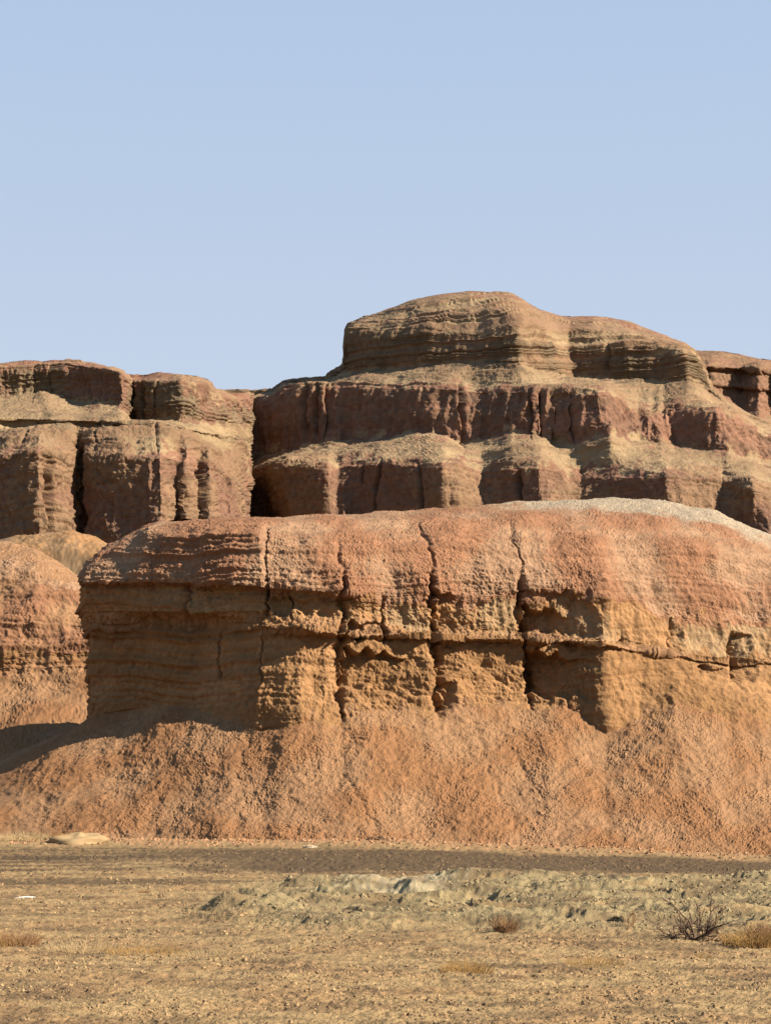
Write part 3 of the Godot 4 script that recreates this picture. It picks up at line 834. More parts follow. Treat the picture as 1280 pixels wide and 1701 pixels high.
const HILL := [
	[[-500,-28.73,-0.5,-80],[-100,-16.76,-0.5,-76],[100,-11.89,-0.5,-74],[250,-7.62,-0.5,-78],[420,-4.5,-0.5,-84]],
	[[-500,-31.61,5.27,-88],[-100,-20.35,5.39,-87.3],[0,-17.54,5.52,-87],[60,-15.9,5.79,-87],[150,-13.43,5.79,-87],[250,-10.63,5.23,-86.5],[420,-5.96,2.23,-86]],
	[[-500,-31.97,6.57,-89],[-100,-20.61,6.68,-88.4],[0,-17.78,6.61,-88.2],[60,-16.08,6.77,-88],[150,-13.59,6.88,-88],[250,-10.75,6.08,-87.5],[420,-6,2.5,-86.6]],
	[[-500,-32.04,7.42,-89.2],[-100,-20.66,7.47,-88.6],[0,-17.84,7.46,-88.5],[60,-16.14,7.51,-88.3],[150,-13.65,7.57,-88.4],[250,-10.81,6.66,-88],[420,-6.03,2.72,-87]],
	[[-500,-32,7.64,-89.1],[-100,-20.63,7.66,-88.5],[0,-17.82,7.65,-88.4],[60,-16.12,7.67,-88.2],[150,-13.63,7.73,-88.3],[250,-10.8,6.82,-87.9],[420,-6.03,2.88,-87]],
	[[-500,-32.25,9.29,-89.8],[-100,-20.8,9.24,-89.2],[0,-17.99,9.19,-89.2],[60,-16.26,9.23,-89],[150,-13.74,8.95,-89],[250,-10.91,7.82,-88.8],[420,-6.1,3.33,-88]],
	[[-500,-32.76,11.69,-91.2],[-100,-21.22,11.45,-91],[0,-18.35,11.33,-91],[60,-16.56,11.29,-90.6],[110,-15.11,10.83,-90.5],[150,-13.97,10.2,-90.5],[250,-11.06,8.45,-90],[420,-6.17,3.62,-89]],
	[[-500,-33.76,13.31,-94],[-100,-21.8,13.1,-93.5],[0,-18.75,12.81,-93],[60,-16.9,12.53,-92.5],[110,-15.36,11.78,-92],[150,-14.14,10.81,-91.6],[250,-11.18,8.81,-91],[420,-6.24,3.78,-90]],
	[[-500,-35.2,14.29,-98],[-100,-22.61,14.05,-97],[0,-19.36,13.6,-96],[60,-17.36,13.13,-95],[110,-15.7,12.21,-94],[150,-14.36,11.17,-93],[250,-11.37,9.09,-92.5],[420,-6.34,3.94,-91.5]],
	[[-500,-40.23,-0.5,-112],[0,-22.58,-0.5,-112],[150,-15.53,-0.5,-112],[420,-6.95,-0.5,-105]],
]
const MOUND := [
	[[-300,-34.95,-1,-118],[100,-20.08,-1,-118],[300,-12.64,-1,-118],[400,-9.07,-1,-120]],
	[[-300,-37.32,14.81,-126],[0,-25.2,16.09,-125],[60,-22.84,16.48,-125],[110,-20.87,16.76,-125],[170,-18.51,16.09,-125],[230,-16.15,15.1,-125],[400,-9.45,9.2,-125]],
	[[-300,-38.8,16.12,-131],[0,-26.21,17.45,-130],[60,-23.76,17.78,-130],[110,-21.71,17.94,-130],[160,-19.66,17.41,-130],[230,-16.79,16.22,-130],[400,-9.83,9.87,-130]],
	[[-300,-42.94,-1,-145],[400,-10.96,-1,-145]],
]
const MESA_WEST := [
	[[-700,-74.3,-2,-176],[0,-35.09,-2,-174],[300,-16.99,-2,-174],[380,-10.18,-2,-190],[416,-8.47,-2,-224],[450,-9.91,-2,-262]],
	[[-700,-82.11,23.33,-194.5],[-300,-55.83,22.69,-188.5],[-100,-44.3,22.85,-190],[-40,-40.19,22.6,-187.6],[-28,-39.38,22.54,-187.12],[0,-37.5,22.42,-186],[30,-35.51,22.29,-184.75],[38,-34.98,22.26,-184.42],[40,-34.85,22.25,-184.34],[65,-33.21,22.14,-183.3],[72,-32.89,22.19,-183.78],[80,-32.52,22.24,-184.32],[82,-32.43,22.26,-184.46],[90,-32.06,22.32,-185],[100,-31.62,22.41,-185.86],[119,-30.78,22.59,-187.5],[124,-30.89,22.85,-190],[125,-30.91,22.91,-190.5],[130,-30.61,22.91,-190.5],[131,-30.51,22.88,-190.25],[136,-30.01,22.75,-189],[160,-28.43,22.64,-187.99],[170,-27.77,22.59,-187.57],[182,-26.99,22.54,-187.06],[200,-25.83,22.46,-186.3],[228,-24.14,22.42,-185.95],[238,-23.48,22.36,-185.38],[240,-23.35,22.35,-185.26],[268,-21.64,22.27,-184.6],[280,-21.07,22.4,-185.8],[295,-20.36,22.56,-187.3],[300,-19.95,22.45,-186.28],[308,-19.31,22.28,-184.64],[330,-18.18,22.44,-186.1],[345,-17.05,22.16,-183.5],[357,-16.71,22.58,-187.41],[372,-16.24,23.1,-192.3],[380,-15.78,23.13,-192.59],[386,-15.43,23.15,-192.8],[400,-15.07,23.85,-199.3],[416,-15.05,25.35,-213.3],[450,-19.07,30.57,-262]],
	[[-700,-82.75,34.49,-196],[-300,-56.27,33.34,-190],[-100,-44.65,33.49,-191.5],[-40,-40.51,33.08,-189.1],[-28,-39.7,33,-188.62],[0,-37.81,32.8,-187.5],[30,-35.8,32.82,-186.25],[38,-35.26,32.83,-185.92],[40,-35.13,32.83,-185.84],[65,-33.48,32.84,-184.8],[72,-33.16,32.97,-185.28],[80,-32.78,33.02,-185.82],[82,-32.69,33.03,-185.96],[90,-32.32,33.08,-186.5],[100,-31.88,33.17,-187.36],[119,-31.02,33.34,-189],[124,-31.13,33.72,-191.5],[125,-31.15,33.79,-192],[130,-30.85,33.76,-192],[131,-30.75,33.71,-191.75],[136,-30.25,33.47,-190.5],[160,-28.66,33.26,-189.49],[170,-28,33.17,-189.07],[182,-27.21,33.06,-188.56],[200,-26.03,32.9,-187.8],[228,-24.33,32.79,-187.45],[238,-23.67,32.67,-186.88],[240,-23.54,32.65,-186.76],[268,-21.84,32.52,-186.32],[280,-21.32,32.76,-187.95],[295,-20.65,32.86,-190],[300,-20.31,32.71,-189.58],[308,-19.76,32.48,-188.9],[330,-18.85,32.78,-193],[345,-17.86,32.42,-192.2],[357,-17.49,32.84,-196.11],[372,-16.97,33.35,-201],[380,-16.49,33.26,-201.29],[386,-16.13,33.22,-201.5],[400,-15.73,34.03,-208],[416,-15.67,35.93,-222],[450,-19.07,41.3,-262]],
	[[-700,-83.42,35.62,-197.6],[-300,-56.74,34.44,-191.6],[-100,-45.02,34.61,-193.1],[-40,-40.86,34.18,-190.7],[-28,-40.03,34.1,-190.22],[0,-38.13,33.9,-189.1],[30,-36.1,33.91,-187.85],[38,-35.57,33.92,-187.52],[40,-35.43,33.92,-187.44],[65,-33.77,33.93,-186.4],[72,-33.44,34.06,-186.88],[80,-33.07,34.1,-187.42],[82,-32.97,34.11,-187.56],[90,-32.59,34.15,-188.1],[100,-32.15,34.23,-188.96],[119,-31.29,34.39,-190.6],[124,-31.39,34.79,-193.1],[125,-31.41,34.87,-193.6],[130,-31.11,34.85,-193.6],[131,-31.01,34.8,-193.35],[136,-30.5,34.58,-192.1],[160,-28.9,34.37,-191.09],[170,-28.23,34.28,-190.67],[182,-27.44,34.18,-190.16],[200,-26.26,34.02,-189.4],[228,-24.54,33.92,-189.05],[238,-23.87,33.8,-188.48],[240,-23.74,33.78,-188.36],[268,-22.02,33.66,-187.92],[280,-21.5,33.91,-189.55],[295,-20.83,34.11,-191.6],[300,-20.48,33.99,-191.18],[308,-19.93,33.8,-190.5],[330,-19.01,34.26,-194.6],[345,-18.01,33.98,-193.8],[357,-17.63,34.5,-197.71],[372,-17.11,35.14,-202.6],[380,-16.62,35.1,-202.89],[386,-16.25,35.07,-203.1],[400,-15.85,35.96,-209.6],[416,-15.78,38.01,-223.6],[450,-19.07,42.95,-262]],
	[[-700,-84.01,38.11,-199],[-300,-58.05,37.57,-196],[-100,-45.7,37.57,-196],[-40,-41.89,37.49,-195.53],[-28,-41.09,37.44,-195.25],[0,-39.24,37.32,-194.6],[30,-37.51,37.38,-195.2],[38,-37,37.34,-195.06],[40,-36.87,37.33,-195.03],[65,-35.25,37.2,-194.6],[72,-34.8,37.17,-194.48],[80,-34.29,37.13,-194.34],[82,-34.16,37.12,-194.31],[90,-33.65,37.08,-194.17],[100,-33.01,37.03,-194],[119,-31.89,37.05,-194.3],[124,-31.6,37.05,-194.38],[125,-31.54,37.05,-194.4],[130,-31.25,37.06,-194.48],[131,-31.19,37.06,-194.5],[136,-30.9,37.06,-194.58],[160,-29.41,37.01,-194.48],[170,-28.75,36.93,-194.16],[182,-27.96,36.84,-193.78],[200,-26.78,36.71,-193.2],[228,-25.18,36.76,-193.95],[238,-24.6,36.77,-194.21],[240,-24.48,36.78,-194.27],[268,-22.75,36.67,-194.14],[280,-22,36.61,-194],[295,-21.22,36.63,-195.2],[300,-20.95,36.64,-195.6],[308,-20.52,36.64,-196.18],[330,-19.29,36.6,-197.5],[345,-18.65,36.99,-200.65],[357,-18.12,37.3,-203.17],[372,-17.42,37.68,-206.32],[380,-17.04,37.89,-208],[386,-16.89,38.34,-211],[400,-16.48,39.4,-218],[416,-15.95,40.59,-226],[450,-19.07,46.25,-262]],
	[[-700,-83.87,38.55,-198.65],[-300,-57.94,38.01,-195.65],[-100,-45.61,38.01,-195.65],[-40,-41.82,37.92,-195.18],[-28,-41.02,37.87,-194.9],[0,-39.17,37.75,-194.25],[30,-37.45,37.8,-194.85],[38,-36.93,37.76,-194.71],[40,-36.8,37.75,-194.68],[65,-35.19,37.63,-194.25],[72,-34.74,37.59,-194.13],[80,-34.23,37.55,-193.99],[82,-34.1,37.54,-193.96],[90,-33.59,37.5,-193.82],[100,-32.95,37.45,-193.65],[119,-31.84,37.47,-193.95],[124,-31.54,37.48,-194.03],[125,-31.49,37.48,-194.05],[130,-31.19,37.48,-194.13],[131,-31.13,37.49,-194.15],[136,-30.84,37.49,-194.23],[160,-29.36,37.41,-194.13],[170,-28.7,37.32,-193.81],[182,-27.91,37.22,-193.43],[200,-26.73,37.07,-192.85],[228,-25.13,37.1,-193.6],[238,-24.55,37.11,-193.86],[240,-24.44,37.11,-193.92],[268,-22.71,36.98,-193.79],[280,-21.96,36.91,-193.65],[295,-21.18,36.94,-194.85],[300,-20.92,36.95,-195.25],[308,-20.48,36.95,-195.83],[330,-19.26,36.91,-197.15],[345,-18.62,37.31,-200.3],[357,-18.08,37.62,-202.82],[372,-17.39,38.01,-205.97],[380,-17.01,38.22,-207.65],[386,-16.86,38.69,-210.65],[400,-16.46,39.79,-217.65],[416,-15.92,41.03,-225.65],[450,-19.07,46.91,-262]],
	[[-700,-86.97,42.74,-206],[-300,-61.4,42.81,-207.33],[-100,-48.49,42.85,-208],[-40,-44.05,42.36,-205.6],[-28,-43.17,42.26,-205.12],[0,-41.13,42.03,-204],[30,-39.24,42.21,-204.17],[38,-38.73,42.26,-204.21],[40,-38.61,42.28,-204.22],[65,-37.02,42.43,-204.36],[72,-36.58,42.47,-204.4],[80,-36.07,42.52,-204.44],[82,-35.94,42.54,-204.46],[88,-35.56,42.57,-204.49],[90,-35.44,42.51,-204.5],[94,-35.15,42.34,-204.31],[100,-34.71,42.1,-204.02],[119,-33.34,41.31,-203.11],[124,-32.98,41.21,-202.87],[125,-32.91,41.19,-202.83],[130,-32.55,41.12,-202.59],[131,-32.48,41.1,-202.54],[136,-32.12,41.02,-202.3],[160,-30.42,40.65,-201.15],[170,-29.72,40.5,-200.67],[182,-28.87,40.31,-200.1],[200,-27.62,40.04,-199.24],[205,-27.27,39.5,-199],[214,-27.38,39.52,-204],[228,-26.43,39.38,-203.59],[238,-25.75,39.29,-203.3],[240,-25.61,39.27,-203.24],[268,-23.73,39,-202.43],[280,-22.92,38.88,-202.08],[295,-21.92,38.73,-201.65],[300,-21.58,38.69,-201.5],[308,-21.15,38.81,-202.17],[330,-19.92,39.14,-204],[345,-19.17,39.53,-206.22],[357,-18.55,39.85,-208],[372,-17.84,40.35,-211.26],[380,-17.45,40.62,-213],[386,-17.25,41.03,-215.5],[400,-16.74,41.99,-221.33],[416,-16.09,43.09,-228],[450,-19.07,48.89,-262]],
	[[-700,-87.1,44.88,-206.3],[-300,-61.49,45.23,-207.63],[-100,-48.56,45.4,-208.3],[-40,-44.11,44.92,-205.9],[-28,-43.23,44.82,-205.42],[0,-41.19,44.6,-204.3],[30,-39.3,44.72,-204.47],[38,-38.79,44.75,-204.51],[40,-38.66,44.76,-204.52],[65,-37.08,44.86,-204.66],[72,-36.63,44.89,-204.7],[80,-36.12,44.92,-204.74],[82,-36,44.93,-204.76],[88,-35.62,44.95,-204.79],[90,-35.49,44.96,-204.8],[94,-35.2,44.92,-204.61],[100,-34.76,44.86,-204.32],[119,-33.39,44.67,-203.41],[124,-33.03,44.62,-203.17],[125,-32.96,44.61,-203.13],[130,-32.6,44.56,-202.89],[131,-32.53,44.55,-202.84],[136,-32.17,44.5,-202.6],[160,-30.47,44.1,-201.45],[170,-29.76,43.85,-200.97],[182,-28.92,43.54,-200.4],[200,-27.66,42.99,-199.54],[205,-27.31,42.62,-199.3],[214,-27.42,43.05,-204.3],[228,-26.47,42.91,-203.89],[238,-25.79,42.81,-203.6],[240,-25.65,42.78,-203.54],[268,-23.76,42.5,-202.73],[280,-22.95,42.38,-202.38],[295,-21.95,42.22,-201.95],[300,-21.62,42.17,-201.8],[308,-21.18,42.11,-202.47],[330,-19.95,41.92,-204.3],[345,-19.19,41.97,-206.52],[357,-18.57,42.01,-208.3],[372,-17.86,42.45,-211.56],[380,-17.47,42.69,-213.3],[386,-17.27,43.12,-215.8],[400,-16.76,44.14,-221.63],[416,-16.11,45.3,-228.3],[450,-19.07,51.37,-262]],
	[[-700,-87.18,45.31,-206.5],[-300,-61.55,45.66,-207.83],[-100,-48.61,45.84,-208.5],[-40,-44.16,45.35,-206.1],[-28,-43.27,45.25,-205.62],[0,-41.24,45.02,-204.5],[30,-39.33,45.17,-204.67],[38,-38.83,45.21,-204.71],[40,-38.7,45.22,-204.72],[65,-37.11,45.34,-204.86],[72,-36.67,45.37,-204.9],[80,-36.16,45.41,-204.94],[82,-36.03,45.42,-204.96],[90,-35.52,45.45,-205],[100,-34.8,45.34,-204.52],[119,-33.42,45.13,-203.61],[124,-33.06,45.07,-203.37],[125,-32.99,45.06,-203.33],[130,-32.63,45.01,-203.09],[131,-32.56,45,-203.04],[136,-32.2,44.94,-202.8],[160,-30.5,44.54,-201.65],[170,-29.79,44.3,-201.17],[182,-28.95,44,-200.6],[200,-27.69,43.46,-199.74],[205,-27.34,43.08,-199.5],[214,-27.45,43.48,-204.5],[228,-26.49,43.37,-204.09],[238,-25.81,43.3,-203.8],[240,-25.68,43.29,-203.74],[268,-23.78,43.08,-202.93],[280,-22.98,42.99,-202.58],[295,-21.97,42.89,-202.15],[300,-21.64,42.85,-202],[308,-21.2,42.94,-202.67],[330,-19.97,43.18,-204.5],[345,-19.21,43.53,-206.72],[357,-18.59,42.7,-208.5],[372,-17.88,43.2,-211.76],[380,-17.49,43.46,-213.5],[386,-17.29,43.92,-216],[400,-16.77,44.99,-221.83],[416,-16.13,46.2,-228.5],[450,-19.07,52.36,-262]],
	[[-700,-89.92,47.46,-213],[-300,-63.48,47.55,-214.33],[-100,-50.13,47.59,-215],[-40,-45.55,47.06,-212.6],[-28,-44.64,46.96,-212.12],[0,-42.55,46.71,-211],[30,-40.58,47.09,-211.17],[38,-40.06,47.19,-211.21],[40,-39.93,47.22,-211.22],[65,-38.29,47.27,-211.36],[72,-37.83,47.29,-211.4],[80,-37.31,47.31,-211.44],[82,-37.17,47.31,-211.46],[90,-36.65,47.33,-211.5],[100,-35.9,47.23,-211.02],[119,-34.49,46.98,-210.11],[124,-34.12,46.89,-209.87],[125,-34.05,46.87,-209.83],[130,-33.68,46.78,-209.59],[131,-33.6,46.76,-209.54],[136,-33.23,46.67,-209.3],[160,-31.48,46.24,-208.15],[170,-30.75,45.95,-207.67],[182,-29.88,45.59,-207.1],[190,-29.31,45.35,-206.72],[200,-28.59,44.91,-206.24],[205,-28.23,44.69,-206],[228,-27.34,45.63,-210.59],[238,-26.64,45.57,-210.3],[240,-26.5,45.56,-210.24],[245,-26.15,45.53,-210.1],[268,-24.55,45.57,-209.43],[270,-24.41,45.57,-209.37],[280,-23.71,45.42,-209.08],[295,-22.68,45.2,-208.65],[300,-22.33,45.12,-208.5],[308,-21.88,45.18,-209.17],[320,-21.19,45.27,-210.17],[330,-20.61,45.29,-211],[345,-19.82,45.49,-213.22],[345,-19.82,45.49,-213.22],[357,-19.17,44.73,-215],[357,-19.17,44.73,-215],[372,-18.43,45.1,-218.26],[380,-18.02,45.34,-220],[386,-17.81,45.82,-222.5],[400,-17.27,46.96,-228.33],[416,-16.58,48.26,-235],[450,-19.07,53.43,-262]],
	[[-700,-109.77,-2,-260],[0,-52.43,-2,-260],[300,-26.21,-2,-260],[416,-20.26,-2,-268],[450,-20.26,-2,-268]],
]
